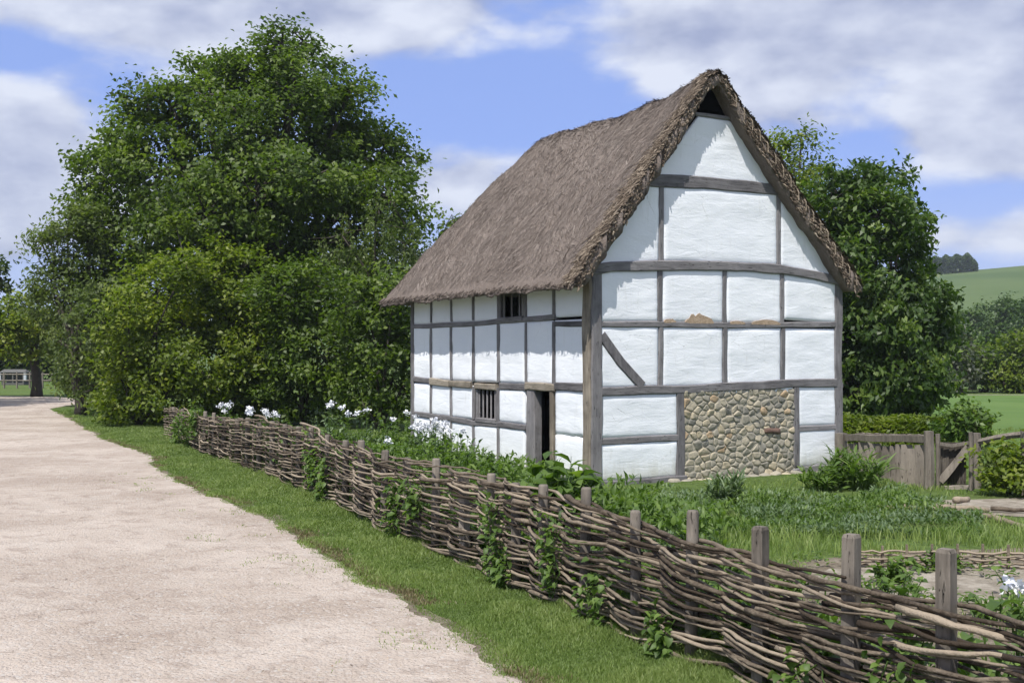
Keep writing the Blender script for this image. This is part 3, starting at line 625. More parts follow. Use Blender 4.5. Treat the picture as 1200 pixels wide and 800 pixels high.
# worn patches of bare daub above the middle rail
for (a0, a1, hh) in ((1.52, 1.78, .05), (1.98, 2.62, .15), (3.0, 3.35, .03), (3.5, 4.2, .06)):
    k = 14; top = []; bot = []
    for j in range(k + 1):
        a = a0 + (a1 - a0) * j / k; sh = math.sin(math.pi * j / k) ** .6 * hh * (1 + .35 * float(vnoise(j * .6, a0 * 7)))
        top.append((a, 2.765 + sh)); bot.append((a, 2.74))
    b = MB(); vs = [wall_pt(a, z, .021, 'G') for a, z in bot] + [wall_pt(a, z, .0225, 'G') for a, z in top]; 
    vs += [wall_pt(a, z, -.01, 'G') for a, z in top]
    fs = [(j, j + 1, k + 2 + j, k + 1 + j) for j in range(k)] + [(k + 1 + j, k + 2 + j, 2 * k + 3 + j, 2 * k + 2 + j) for j in range(k)]
    b.add(vs, fs); o = b.build('daub_patch', M['daub'], HOUSE); o['label'] = 'bare tan daub where the white plaster has fallen away'
# stone infill
b = MB(); b.add([wall_pt(1.9, -.12, .002, 'G'), wall_pt(4.6, -.12, .002, 'G'), wall_pt(4.6, 1.58, .002, 'G'), wall_pt(1.9, 1.56, .002, 'G')], [(0, 1, 2, 3)])
wallb = b.build('mortar_bed', M['mortar'], HOUSE)
b = MB(); srng = random.Random(31)
def stone(b, a, z, w_, h_, out_, var, hb=.0):
    nu, nv = 11, 9; vs = []; rot = srng.uniform(-.12, .12); sk = srng.uniform(-.2, .2); sd0 = srng.uniform(0, 99); e1 = srng.uniform(.55, .85)
    for i in range(nv):
        for j in range(nu):
            U = -1 + 2 * j / (nu - 1); W_ = -1 + 2 * i / (nv - 1)
            r = (abs(U) ** 3.2 + abs(W_) ** 3.2) ** (1 / 3.2); k = min(1.0, 1.0 / max(r, 1e-6)) if r > 1 else 1.0
            uu, ww = U * k, W_ * k; rr = min(1, r)
            hh = out_ * (1 - rr ** 3.5) ** .6 + .012 * float(vnoise(U * 1.6 + sd0, W_ * 1.6)) * (1 - rr ** 6)
            if rr >= .999: hh = -.03
            nz = 1 + .13 * float(vnoise(math.atan2(ww, uu) * 1.2 + sd0, 2.0))
            x = uu * w_ / 2 * nz + sk * ww * h_ / 2; y = ww * h_ / 2 * nz + rot * uu * w_ / 2
            vs.append(wall_pt(a + x, z + y, hb + hh - .01, 'G'))
    b.add(vs, [(i * nu + j, i * nu + j + 1, (i + 1) * nu + j + 1, (i + 1) * nu + j) for i in range(nv - 1) for j in range(nu - 1)], var)
def clip_poly(P, ax, ay, nx, ny):
    out_ = []
    for i in range(len(P)):
        p, q = P[i], P[(i + 1) % len(P)]; dp = (p[0] - ax) * nx + (p[1] - ay) * ny; dq = (q[0] - ax) * nx + (q[1] - ay) * ny
        if dp <= 0: out_.append(p)
        if dp * dq < 0: t_ = dp / (dp - dq); out_.append((p[0] + (q[0] - p[0]) * t_, p[1] + (q[1] - p[1]) * t_))
    return out_
ZS = 1.35; sx0, sx1, sz0, sz1 = 1.95, 4.56, -.12 * ZS, 1.57 * ZS; seeds = []
while len(seeds) < 235:
    for _ in range(200):
        q_ = (srng.uniform(sx0, sx1), srng.uniform(sz0, sz1)); lim = srng.uniform(.082, .185)
        if all(math.dist(q_, o_) > lim for o_ in seeds): seeds.append(q_); break
    else: break
for q_ in seeds:
    P = [(sx0, sz0), (sx1, sz0), (sx1, sz1), (sx0, sz1)]
    for o_ in seeds:
        if o_ is not q_ and math.dist(o_, q_) < .9: P = clip_poly(P, (o_[0] + q_[0]) / 2, (o_[1] + q_[1]) / 2, o_[0] - q_[0], o_[1] - q_[1])
    if len(P) < 3: continue
    for cu in (.14, .25): P = [r for i in range(len(P)) for r in ((P[i][0] * (1 - cu) + P[(i + 1) % len(P)][0] * cu, P[i][1] * (1 - cu) + P[(i + 1) % len(P)][1] * cu), (P[i][0] * cu + P[(i + 1) % len(P)][0] * (1 - cu), P[i][1] * cu + P[(i + 1) % len(P)][1] * (1 - cu)))]
    P = [(p[0] + .012 * float(vnoise(p[0] * 17, p[1] * 17, seed=3)), p[1] + .012 * float(vnoise(p[0] * 17, p[1] * 17, seed=4))) for p in P]; shr = srng.uniform(.88, 1.0)
    cx = sum(p[0] for p in P) / len(P); cz = sum(p[1] for p in P) / len(P); k_ = len(P); vs = []; od = srng.uniform(.010, .028); tx, tz = srng.uniform(-.14, .14), srng.uniform(-.16, .16); n0 = srng.uniform(0, 99)
    for sc_, h_ in ((.97 * shr, -.02), (.94 * shr, .35), (.87 * shr, .8), (.6, 1.0), (.3, 1.05)):
        for p in P:
            x_ = cx + (p[0] - cx) * sc_; z_ = (cz + (p[1] - cz) * sc_) / ZS; nn_ = .010 * float(vnoise(x_ * 14 + n0, z_ * 14)); vs.append(wall_pt(x_, z_, (h_ * od if h_ > 0 else -.02) + (nn_ + tx * (x_ - cx) + tz * (z_ - cz / ZS) if h_ > 0 else 0), 'G'))
    vs.append(wall_pt(cx, cz / ZS, od * 1.05, 'G')); fs = [(r * k_ + i, r * k_ + (i + 1) % k_, (r + 1) * k_ + (i + 1) % k_, (r + 1) * k_ + i) for r in range(4) for i in range(k_)] + [(4 * k_ + i, 4 * k_ + (i + 1) % k_, 5 * k_) for i in range(k_)]
    b.add(vs, fs, min(.90, max(0, srng.gauss(.42, .24))))
stone(b, 4.0, .80, .46, .13, .07, 1.0)
z = -.1
for a in np.arange(1.7, 5.9, .26): stone(b, float(a), -.05 + srng.uniform(-.02, .03), .27, .16, .09, srng.uniform(.1, .7), hb=.06)
b.build('stone_infill', M['stone'], HOUSE, True)

# long front wall with the door
LP_ = [1.15, 2.10, 3.11, 4.10, 5.05, 5.97]
beam('corner_post', [(.115, 0), (.12, 1.6), (.11, 3.5)], .19, .2, 'L', 'timber_light', proud=.026, var=.35, wob=.02)
beam('corner_post', [(6.86, 0), (6.87, 3.45)], .12, .16, 'L')
for a in LP_:
    wd_ = .085 if a != 2.10 else .06
    beam('timber_post', [(a, 1.68), (a + .005, 2.77)], wd_, .09, 'L', proud=.014); beam('timber_post', [(a, 2.87), (a, 3.46)], wd_, .09, 'L', proud=.014)
for a in LP_[2:]: beam('timber_post', [(a, .93), (a, 1.57)], .085, .09, 'L', proud=.014); beam('timber_post', [(a, .05), (a, .85)], .085, .09, 'L', proud=.014)
beam('timber_rail', [(6.80, 2.80), (4.1, 2.80), (2.6, 2.83), (1.1, 2.85)], .085, .1, 'L', proud=.024)
beam('timber_rail', [(1.1, 2.72), (.2, 2.71)], .085, .1, 'L', proud=.02, var=.2)
beam('timber_rail', [(6.80, 1.66), (5.98, 1.64)], .10, .1, 'L', proud=.022, var=.3); beam('timber_rail', [(5.96, 1.63), (5.1, 1.60)], .12, .12, 'L', 'timber_light', proud=.045, var=.4)
beam('timber_rail', [(5.08, 1.61), (4.15, 1.59)], .11, .12, 'L', 'timber_light', proud=.045, var=.35)
beam('timber_rail', [(3.05, 1.60), (2.05, 1.60)], .11, .1, 'L', proud=.022, var=.2)
beam('timber_rail', [(1.09, 1.64), (.2, 1.65)], .13, .12, 'L', proud=.03, var=.15)
beam('timber_rail', [(6.80, .92), (5.02, .89)], .10, .1, 'L', proud=.026); beam('timber_rail', [(5.02, .89), (4.1, .85), (3.1, .88), (2.06, .87)], .10, .1, 'L', proud=.026)
beam('sill_beam', [(6.9, .02), (2.05, .02)], .12, .15, 'L', proud=.04); beam('sill_beam', [(1.16, .02), (.2, .02)], .12, .15, 'L', proud=.04)
rows = [(.07, .86), (.92, 1.58), (1.66, 2.79), (2.84, 3.5)]
cols = [(.19, 1.12), (1.19, 2.07), (2.13, 3.08), (3.14, 4.07), (4.13, 5.02), (5.08, 5.94), (6.0, 6.82)]
for ci, (a0, a1) in enumerate(cols):
    for ri, (z0, z1) in enumerate(rows):
        if ci == 1 and ri < 2: continue
        if ci == 3 and ri == 1: continue
        if ci == 2 and ri == 3: continue
        if ci == 0 and ri == 0: rect(a0, a1, .07, .80, 'L', ragged=.02); continue
        if ci == 0 and ri == 1: rect(a0, a1, .825, 1.60, 'L', ragged=.02); continue
        rect(a0, a1, z0, z1, 'L')
def bars(b_, a0, a1, z0, z1, k, side='L', r=.016):
    for i in range(k):
        a = a0 + (a1 - a0) * (i + .5) / k + random.uniform(-.01, .01)
        b_.tube([wall_pt(a, z0, -.02, side), wall_pt(a + .004, (z0 + z1) / 2, -.017, side), wall_pt(a, z1, -.02, side)], [r, r * 1.05, r], 5)
def window(a0, a1, z0, z1, k, wide, lab):
    W_ = bpy.data.objects.new('window', None); COL.objects.link(W_); W_.parent = HOUSE; W_['label'] = lab
    beam('window_frame', [(a0 - .03, z1 + .04), (a1 + .03, z1 + .04)], .10, .13, 'L', 'timber_light', W_, proud=.05, var=.45)
    beam('window_frame', [(a0 - .02, z0 - .03), (a1 + .02, z0 - .03)], .09, .13, 'L', 'timber', W_, proud=.035)
    beam('window_frame', [(a0, z0 + .016), (a0, z1 - .012)], wide, .12, 'L', 'timber', W_, proud=.012); beam('window_frame', [(a1, z0 + .016), (a1, z1 - .012)], .06, .12, 'L', 'timber', W_, proud=.012)
    for i in range(k):
        b_ = MB(); aa = a0 + (a1 - a0) * (i + .5) / k
        b_.add([wall_pt(aa + dx, zz, h, 'L') for zz in (z0, z1) for dx, h in ((0, .004), (.02, -.018), (0, -.04), (-.02, -.018))],
               [(0, 1, 5, 4), (1, 2, 6, 5), (2, 3, 7, 6), (3, 0, 4, 7)], .7); b_.build('window_bar', M['timber'], W_)
window(3.17, 3.95, .96, 1.54, 5, .10, 'lower unglazed window with five upright wooden bars'); window(2.20, 3.05, 2.88, 3.42, 3, .08, 'dark barred window under the eaves')
# door opening
beam('door_post', [(1.19, 0), (1.19, 1.56)], .10, .16, 'L', 'timber_light', proud=.03, var=.3); beam('door_post', [(1.90, 0), (1.90, 1.56)], .24, .16, 'L', 'timber', proud=.03, var=.6)
beam('door_lintel', [(1.08, 1.62), (2.06, 1.62)], .12, .14, 'L', 'timber_light', proud=.045, var=.45)
b = MB(); b.add([wall_pt(1.24, .02, -.14, 'L'), wall_pt(1.28, .02, -.86, 'L'), wall_pt(1.28, 1.52, -.86, 'L'), wall_pt(1.24, 1.52, -.14, 'L'), wall_pt(1.20, .02, -.14, 'L'), wall_pt(1.24, .02, -.86, 'L'), wall_pt(1.24, 1.52, -.86, 'L'), wall_pt(1.20, 1.52, -.14, 'L')],
            [(0, 1, 2, 3), (7, 6, 5, 4), (0, 3, 7, 4), (1, 5, 6, 2), (3, 2, 6, 7), (0, 4, 5, 1)]); o = b.build('door', M['timber'], HOUSE); o['label'] = 'plank door standing open inside the dark doorway'
# right and far walls, plainer
for side, ln in (('R', WL), ('B', WD)):
    k = 5; stp = (ln - .3) / k
    for i in range(k + 1): beam('timber_post', [(.12 + i * stp, 0), (.12 + i * stp, 3.5)], .12, .12, side)
    for zz in (.03, 1.62, 2.75): beam('timber_rail', [(.0, zz), (ln, zz)], .1, .09, side, proud=.018)
    for i in range(k):
        for z0, z1 in ((.07, 1.58), (1.66, 2.71), (2.79, 3.5)): rect(.17 + i * stp, .07 + (i + 1) * stp, z0, z1, side)
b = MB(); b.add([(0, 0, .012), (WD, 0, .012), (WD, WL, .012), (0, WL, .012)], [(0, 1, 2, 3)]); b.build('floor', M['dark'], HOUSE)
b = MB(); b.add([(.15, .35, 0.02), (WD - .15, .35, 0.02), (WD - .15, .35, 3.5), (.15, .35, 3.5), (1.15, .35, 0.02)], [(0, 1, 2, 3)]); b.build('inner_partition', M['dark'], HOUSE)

# thatch
U0, U1, V0, V1 = -.53, 6.08, -.24, 7.46; RU, RZ = 2.50, 7.20
def smin(a, b_, k): h = np.clip(.5 + .5 * (b_ - a) / k, 0, 1); return b_ * (1 - h) + a * h - k * h * (1 - h)
def roof_z(u, v):
    rz = RZ + .05 * np.exp(-((v + .2) / .7) ** 2) + .02 * np.exp(-((v - 3.6) / .5) ** 2) - .06 * np.exp(-((v - 2.0) / 1.2) ** 2) - .16 * np.clip(v / 3, 0, 1) - .05 * np.clip((v - 2.0) / 3, 0, 1) + .03 * vnoise(v * 2.0, 1.1, seed=31)
    left = 3.37 + (rz - 3.37) * (u - U0) / (RU - U0); right = 3.52 + (rz - 3.52) * (U1 - u) / (U1 - RU)
    left = left + .12 * np.sin(np.pi * np.clip((u - U0) / (RU - U0), 0, 1)) * (.3 + .7 * np.clip(v / 5, 0, 1))
    hip = 3.33 + (V1 - v) * 1.95 + .25 * np.sin(np.pi * np.clip((V1 - v) / 2, 0, 1))
    hip = np.minimum(hip, 99)
    z = smin(smin(left, right, .55), hip, .5)
    z = z + .045 * vnoise(u * 2.0, v * 1.7, seed=32) + .026 * vnoise(u * 6 + v * 2, v * 7, seed=33) + .013 * vnoise(u * 13 + v * 5, v * 22, seed=34)
    return z
nu, nv = 190, 230
uu = np.linspace(U0, U1, nu); vv = np.linspace(V0, V1, nv); UG, VG = np.meshgrid(uu, vv)
rag = .045 * vnoise(uu * 9, 1.7, seed=35) + .03 * vnoise(uu * 30, 2.7, seed=36)
VG = VG + rag[None, :] * np.clip(1 - (VG - V0) / .4, 0, 1)
TOP = roof_z(UG, VG)
ed = np.minimum(VG - V0, np.minimum(UG - U0, U1 - UG)); TOP = TOP - .07 * np.exp(-np.clip(ed, 0, 1) / .035)
thk = .42 - .20 * np.exp(-((UG - RU - .1) / .55) ** 2); BOT = np.maximum(roof_z(UG, VG) - thk, 3.30 + .05 * np.clip((UG - 3) / 3, 0, 1) * 2); BOT = np.minimum(BOT, TOP - .03)
A = np.stack([UG, VG, TOP], -1).reshape(-1, 3); Bv = np.stack([UG, VG, BOT], -1).reshape(-1, 3); N = nu * nv
idx = np.arange(N).reshape(nv, nu); q = np.stack([idx[:-1, :-1], idx[:-1, 1:], idx[1:, 1:], idx[1:, :-1]], -1).reshape(-1, 4)
sides = []
for line, flip in ((idx[0, :], 0), (idx[-1, :], 1), (idx[:, 0], 1), (idx[:, -1], 0)):
    s_ = np.stack([line[:-1], line[:-1] + N, line[1:] + N, line[1:]], -1); sides.append(s_[:, ::-1] if flip else s_)
Fq = np.concatenate([q, q[:, ::-1] + N] + sides)
mesh_np('thatched_roof', np.concatenate([A, Bv]), Fq, M['thatch'], HOUSE, np.full(len(Fq), .5), smooth=False)
ROOF = HOUSE.children[-1] if HOUSE.children else HOUSE
ROOF = [c_ for c_ in HOUSE.children if c_.name.startswith('thatched_roof')][0]

def straws(n, u, v, mat, name, ang, lmin, lmax, wmin, wmax, lift, var):
    """thin stalks lying down the slope of the thatch"""
    e = .02; z = roof_z(u, v); zu = (roof_z(u + e, v) - roof_z(u - e, v)) / (2 * e); zv = (roof_z(u, v + e) - roof_z(u, v - e)) / (2 * e)
    zu = np.clip(zu, -2.2, 2.2); zv = np.clip(zv, -2.2, 2.2)
    nr = np.stack([-zu, -zv, np.ones(n)], -1); nr /= np.linalg.norm(nr, axis=1, keepdims=True)
    dn = np.stack([zu, zv, zu * zu + zv * zv], -1) * -1; dn /= np.linalg.norm(dn, axis=1, keepdims=True) + 1e-6
    sd_ = np.cross(nr, dn); a = ang[:, None]; d = dn * np.cos(a) + sd_ * np.sin(a); s = np.cross(nr, d)
    L_ = rng.uniform(lmin, lmax, n)[:, None]; W_ = rng.uniform(wmin, wmax, n)[:, None]; h = rng.uniform(.2, 1, n)[:, None] * lift
    P = np.stack([u, v, z], -1)
    bend = s * (rng.normal(0, .12, n)[:, None] * L_)
    V_ = np.empty((n, 6, 3)); p0, p1, p2 = P - d * L_ / 2 + nr * .004, P + nr * h + bend, P + d * L_ / 2 + nr * (h * 1.3)
    V_[:, 0] = p0 - s * W_ * .5; V_[:, 1] = p0 + s * W_ * .5; V_[:, 2] = p1 - s * W_ * .5; V_[:, 3] = p1 + s * W_ * .5; V_[:, 4] = p2 - s * W_ * .3; V_[:, 5] = p2 + s * W_ * .3
    bi = (np.arange(n) * 6)[:, None]; F_ = np.concatenate([bi + np.array([0, 1, 3, 2]), bi + np.array([2, 3, 5, 4])])
    o = mesh_np(name, V_.reshape(-1, 3), F_, M[mat], ROOF, np.tile(var, 2)); return o
n = 28000; u = rng.uniform(U0 + .13, U1 - .13, n); v = rng.uniform(V0, V1 - .03, n)
straws(n, u, v, 'thatch', 'straw_layer', rng.normal(0, .30, n) + 1.1 * vnoise(u * 1.8, v * 1.8, seed=44), .10, .28, .009, .020, .006, np.clip(rng.normal(.48, .17, n), 0, 1))
n = 3800; u = rng.uniform(U0, U1, n); v = V0 + np.abs(rng.normal(0, .13, n))
straws(n, u, v, 'straw', 'verge_straw', rng.normal(0, .5, n) + np.where(u < RU, -.5, .5), .10, .26, .014, .030, .032, np.clip(rng.normal(.5, .25, n), 0, 1))
n = 1600; v = rng.uniform(V0, 5.6, n); u = RU + rng.normal(0, .14, n)
straws(n, u, v, 'thatch', 'ridge_straw', rng.normal(0, .6, n), .12, .3, .012, .022, .03, np.clip(rng.normal(.5, .25, n), 0, 1))
# ragged straw ends filling the verge face and the eave
def verge_face():
    b = MB(); r_ = random.Random(5)
    for i in range(2000):
        u = r_.uniform(U0 + .16, U1 - .12); z = float(roof_z(np.array([u]), np.array([V0]))[0]) - r_.uniform(.01, .36 - .2 * math.exp(-((u - RU) / .5) ** 2))
        sg = -1 if u < RU else 1; L_ = r_.uniform(.06, .15); v = V0 + .03 - r_.uniform(.0, .03)
        dz = -r_.uniform(.3, 1.1); du = sg * r_.uniform(.2, .9); l = math.hypot(dz, du)
        b.tube([(u, v + .05, z), (u + du / l * L_ * .5, v - .02, z + dz / l * L_ * .5), (u + du / l * L_, v - r_.uniform(0, .05), z + dz / l * L_)], [r_.uniform(.009, .02), r_.uniform(.010, .022), .006], 4, r_.gauss(.5, .25))
    b.build('verge_face_straw', M['straw'], ROOF)
    b = MB()
    for i in range(900):
        v = r_.uniform(V0, V1); u = U0 + r_.uniform(-.02, .10); z = 3.33 + r_.uniform(-.03, .05)
        b.tube([(u + .06, v, z + .04), (u - .03, v + r_.uniform(-.04, .04), z - .02), (u - r_.uniform(.0, .02), v + r_.uniform(-.05, .05), z - r_.uniform(.02, .05))], [.010, .009, .004], 4, r_.gauss(.4, .2))
    b.build('eave_straw', M['thatch'], ROOF)
verge_face()
b = MB(); r_ = random.Random(9)      # hazel spars pinning the right verge
for k in range(17):
    u = 2.9 + k * .185; z = float(roof_z(np.array([u]), np.array([V0 + .05]))[0])
    b.tube([(u - .02, V0 + .35, float(roof_z(np.array([u]), np.array([V0 + .35]))[0]) + .03), (u, V0 + .02, z + .03), (u + .02, V0 - .05, z - .10), (u + .03, V0 - .045, z - .26)], .012, 5, .9)
b.build('hazel_spar', M['straw'], ROOF)
# ------------------------------------------------------------------ wattle fence
FP = [Vector((x, y, 0)) for x, y in FEN]
seg = [0.0]
for a, b_ in zip(FP, FP[1:]): seg.append(seg[-1] + (b_ - a).length)
FLEN = seg[-1]
def fpos(s):
    s = max(0, min(FLEN - 1e-6, s))
    for i in range(len(seg) - 1):
        if s <= seg[i + 1]:
            t_ = (s - seg[i]) / (seg[i + 1] - seg[i]); p = FP[i].lerp(FP[i + 1], t_); d = (FP[i + 1] - FP[i]).normalized()
            return p, Vector((d.y, -d.x, 0)) * -1
def s_of_y(y): return float(np.interp(-y, [-p[1] for p in FEN], seg))
FENCE = thing('wattle_fence', 'long low wattle fence of woven hazel rods along the grass verge', 'fence', (0, 0, 0))
post_y = [29.64, 28.34, 27.06, 25.97, 25.1, 24.19, 23.04, 22.25, 21.4, 20.5, 19.71, 18.98, 18.31, 17.42, 16.35, 15.47, 14.51, 13.71, 12.91, 12.13, 11.48, 10.99, 10.48, 9.81, 9.06, 8.38, 7.65, 6.88, 6.23, 5.56, 4.93, 4.3, 3.7, 3.0]
post_h = {6.88: 1.15, 6.23: 1.17, 7.65: 1.08, 8.38: 1.09, 9.81: 1.09, 10.48: 1.04, 9.06: 1.0}
fr = random.Random(17); post_s = []
def fence_h(s): return .80 + .16 * min(1, max(0, (s - 3) / 9)) - .13 * min(1, max(0, (s - 21.5) / 4))
for y in post_y:
    s = s_of_y(y); post_s.append(s); p, nrm = fpos(s); h = post_h.get(y, fence_h(s) + fr.uniform(.02, .11)); r = fr.uniform(.042, .055) if y > 8 else .055
    lean = Vector((fr.uniform(-.02, .02), fr.uniform(-.02, .02), 0)); b = MB()
    sq = y in (6.88, 7.65, 6.23, 12.13, 13.71); k = 4 if sq else 8; rr = r * (1.08 if sq else .95)
    b.tube([p + Vector((0, 0, -.05)), p + Vector((0, 0, h * .4)) + lean * .4, p + Vector((0, 0, h - .02)) + lean, p + Vector((0, 0, h)) + lean], [rr * 1.05, rr, rr * .97, rr * .80], k, fr.uniform(.35, .6))
    b.build('fence_post', M['oldwood'], FENCE, not sq)
ps = np.array(post_s)
def side_of(s, phase):
    i = np.interp(s, ps, np.arange(len(ps))); return math.cos(math.pi * (i + phase))
rods = []
lay = 0; z = .04
while z < .98:
    s = -fr.uniform(0, 1.5); ph = lay % 2
    while s < FLEN:
        L_ = fr.uniform(1.5, 3.1); sl = fr.gauss(0, .055); zz = z + fr.uniform(-.015, .015)
        rods.append((s, L_, zz, sl, ph, fr.uniform(.011, .022), 0)); s += L_ * fr.uniform(.62, .86)
    z += .030; lay += 1
for k in range(90): rods.append((fr.uniform(3, FLEN - 2), fr.uniform(.8, 1.9), fr.uniform(.25, .9), fr.gauss(0, .16), fr.randint(0, 1), fr.uniform(.010, .018), 1))
def rod_mesh(b, rd):
    s, L_, zz, sl, ph, r, stray = rd; n_ = max(5, int(L_ / .11)); pts = []; rad = []; sd0 = fr.uniform(0, 99); wv = fr.uniform(.8, 1.2); v0 = fr.gauss(.45, .36)
    for i in range(n_ + 1):
        a = i / n_; ss = s + L_ * a
        if ss < -.05 or ss > FLEN: continue
        p, nrm = fpos(ss); sc = fence_h(ss) / .95
        off = side_of(ss, ph) * (.052 + r) * wv + .012 * float(vnoise(ss * 3 + sd0, 1.0))
        if stray: off = -.085 - .03 * a
        h = (zz + sl * (a - .5) * L_ * .5 + .028 * float(vnoise(ss * 1.1 + sd0, 3.0)) + .014 * float(vnoise(ss * 4.5 + sd0, 8.0))) * sc
        h += .05 * float(vnoise(ss * .8, zz * 3, seed=50))
        pts.append(p + nrm * (-off + fr.uniform(-.006, .006)) + Vector((0, 0, max(.012, h + fr.uniform(-.006, .006))))); rad.append(r * (1.15 - .55 * a) * (1 + .20 * float(vnoise(i * 1.7 + sd0, 5))))
    if len(pts) > 3: b.tube(pts, rad, 6, v0, flat=fr.uniform(.6, 1.05)); return True
def rod_dist(rd): p, _ = fpos(rd[0] + rd[1] / 2); return (p.x * p.x + p.y * p.y) if p.y > 5.2 else 9999
order = sorted(rods, key=rod_dist)
for rd in order[:98]:
    b = MB()
    if rod_mesh(b, rd): b.build('hazel_rod', M['rod'], FENCE, True)
b = MB()
for rd in order[98:]: rod_mesh(b, rd)
o = b.build('woven_rods', M['rod'], FENCE, True); o['kind'] = 'stuff'

# ------------------------------------------------------------------ plank fence, gate and rails behind the garden
def slab(b, p0, p1, w_, t_, var=.5, twist=0, wj=.0):
    """a board between two points, w_ wide across the fence face, t_ thick"""
    p0, p1 = Vector(p0), Vector(p1); d = (p1 - p0).normalized(); face = Vector((.25, .97, 0)).normalized()
    s = d.cross(face).normalized(); n_ = s.cross(d).normalized(); vs = []; k = 5; sd0 = fr.uniform(0, 99)
    for i in range(k + 1):
        c_ = p0.lerp(p1, i / k) + s * wj * float(vnoise(i * .9 + sd0, 1)); ww = w_ / 2 * (1 + .12 * float(vnoise(i * 1.1 + sd0, 4)))
        for a, h in ((-1, -1), (1, -1), (1, 1), (-1, 1)): vs.append(c_ + s * a * ww + n_ * h * t_ / 2)
    fs = [(i * 4 + j, i * 4 + (j + 1) % 4, (i + 1) * 4 + (j + 1) % 4, (i + 1) * 4 + j) for i in range(k) for j in range(4)] + [(3, 2, 1, 0), (k * 4, k * 4 + 1, k * 4 + 2, k * 4 + 3)]
    b.add(vs, fs, var)
def one(name, parent, *a, mat='oldwood', **k):
    b = MB(); slab(b, *a, **k); return b.build(name, M[mat], parent)
PF = thing('plank_fence', 'grey plank fence with a split top rail between cottage corner and gate', 'fence', (0, 0, 0))
A0 = Vector((6.28, 22.1, 0)); A1 = Vector((6.82, 19.35, 0))
for i in range(12):
    a = .10 + i * .078; p = A0.lerp(A1, a); h = .52 + .14 * a + fr.uniform(-.05, .03)
    one('plank', PF, p + Vector((fr.uniform(-.02, .02), .05, 0)), p + Vector((fr.uniform(-.02, .02), .05, h + .02)), .19 + .0 * i, .02, var=fr.uniform(.35, .75), wj=.012)
one('top_rail', PF, A0 + Vector((-.06, 0, .64)), A1 + Vector((0, 0, .80)), .12, .06, var=.55, wj=.02)
for i in range(5):
    a = .15 + i * .17; p = A0.lerp(A1, a); one('plank', PF, p + Vector((0, .02, .66 + .14 * a)), A0.lerp(A1, a + .16) + Vector((0, .02, .69 + .14 * a)), .14, .03, var=.6, wj=.01)
b = MB(); b.tube([A0 + Vector((-.10, -.05, 0)), A0 + Vector((-.10, -.05, .72))], [.12, .115], 4, .5); b.build('fence_post', M['oldwood'], PF)
G = thing('plank_gate', 'dark sagging plank gate with a diagonal brace between rough posts', 'gate', (0, 0, 0))
gx = lambda px, d=19.3: (px - 600) / F * d
gz = lambda py, d=19.3: HC + (HY - py) / F * d
for nm, px, w_, y0, y1, dd in (('gate_post', 1088, .085, 505, 578, 19.2), ('gate_post', 1098.5, .04, 508, 572, 19.4), ('gate_post', 1144, .07, 507, 570, 19.3), ('gate_post', 1137, .035, 506, 576, 19.0)):
    b = MB(); b.tube([(gx(px, dd), dd, -.03), (gx(px + .5, dd), dd, .4), (gx(px, dd), dd, gz(y1, dd) if False else gz(y0, dd))], [w_ * 1.05, w_, w_ * .92], 6, .5); b.build(nm, M['oldwood'], G)
for i in range(5):
    px = 1104.5 + i * 7; one('plank', G, (gx(px), 19.5, .03), (gx(px + 1), 19.5, .74), .11, .02, var=fr.uniform(.0, .25), wj=.01)
one('brace', G, (gx(1103), 19.38, .10), (gx(1136), 19.38, gz(524)), .11, .05, var=.6, wj=.01)
one('top_rail', G, (gx(1100), 19.40, gz(519.5)), (gx(1118), 19.40, gz(522.5)), .05, .05, var=.5); one('top_rail', G, (gx(1118), 19.40, gz(522.5)), (gx(1138), 19.40, gz(519)), .05, .05, var=.5)
one('threshold', G, (gx(1103), 19.2, .02), (gx(1134), 19.2, .03), .06, .12, var=.95)
RF = thing('rail_fence', 'rough single rail rising to the right from the gate post', 'fence', (0, 0, 0))
b = MB(); b.tube([(gx(1142), 19.35, gz(519)), (gx(1168, 19), 19, gz(513, 19)), (gx(1185, 18.7), 18.7, gz(510, 18.7)), (gx(1206, 18.4), 18.4, gz(508, 18.4)), (gx(1250, 18), 18, gz(507, 18))], [.05, .06, .055, .06, .05], 6, .55); b.build('top_rail', M['oldwood'], RF)
for px, dd in ((1201, 18.35), (1262, 17.9)):
    b = MB(); b.tube([(gx(px, dd), dd, -.05), (gx(px, dd), dd, gz(503, dd))], [.075, .07], 6, .5); b.build('fence_post', M['oldwood'], RF)

# low woven edging and logs in the garden
def bough(label, pts, r, mat='rod', cat='branch', var=.6):
    b = MB(); P = []; 
    for a, c_ in zip(pts, pts[1:]):
        for j in range(4): P.append(Vector(a).lerp(Vector(c_), j / 4) + Vector((0, fr.uniform(-.02, .02), fr.uniform(-.008, .01))))
    P.append(Vector(pts[-1])); b.tube(P, [r * (1.1 - .4 * i / len(P)) * fr.uniform(.88, 1.12) for i in range(len(P))], 7, var); return tag(b.build('log_edging', M[mat], None, True), label, cat)
def gp(px, py, z=0): d = (HC - z) * F / (py - HY); return ((px - 600) / F * d, d, z)
bough('pale smooth log edging the trodden earth by the plank gate', [gp(1098, 594, .07), gp(1130, 595, .07), gp(1158, 597, .06)], .045, 'rod', 'log', .7)
bough('short pale log lying right below the gate threshold', [gp(1118, 586, .05), gp(1134, 584, .05)], .05, 'rod', 'log', .95)
bough('long twisted branch lying across the pale earth left of the right edge', [gp(1122, 601, .05), gp(1150, 603, .06), gp(1178, 610, .05), gp(1215, 622, .05)], .045, 'rod', 'branch', .6)
bough('thin straight branch lying behind the twisted one on the pale earth', [gp(1160, 596, .05), gp(1215, 598, .05)], .03, 'rod', 'branch', .3)
bough('thin pale pole lying along the back edge of the vegetable bed', [gp(1030, 594, .05), gp(1060, 593, .05), gp(1100, 596, .05)], .035, 'rod', 'pole', .8)
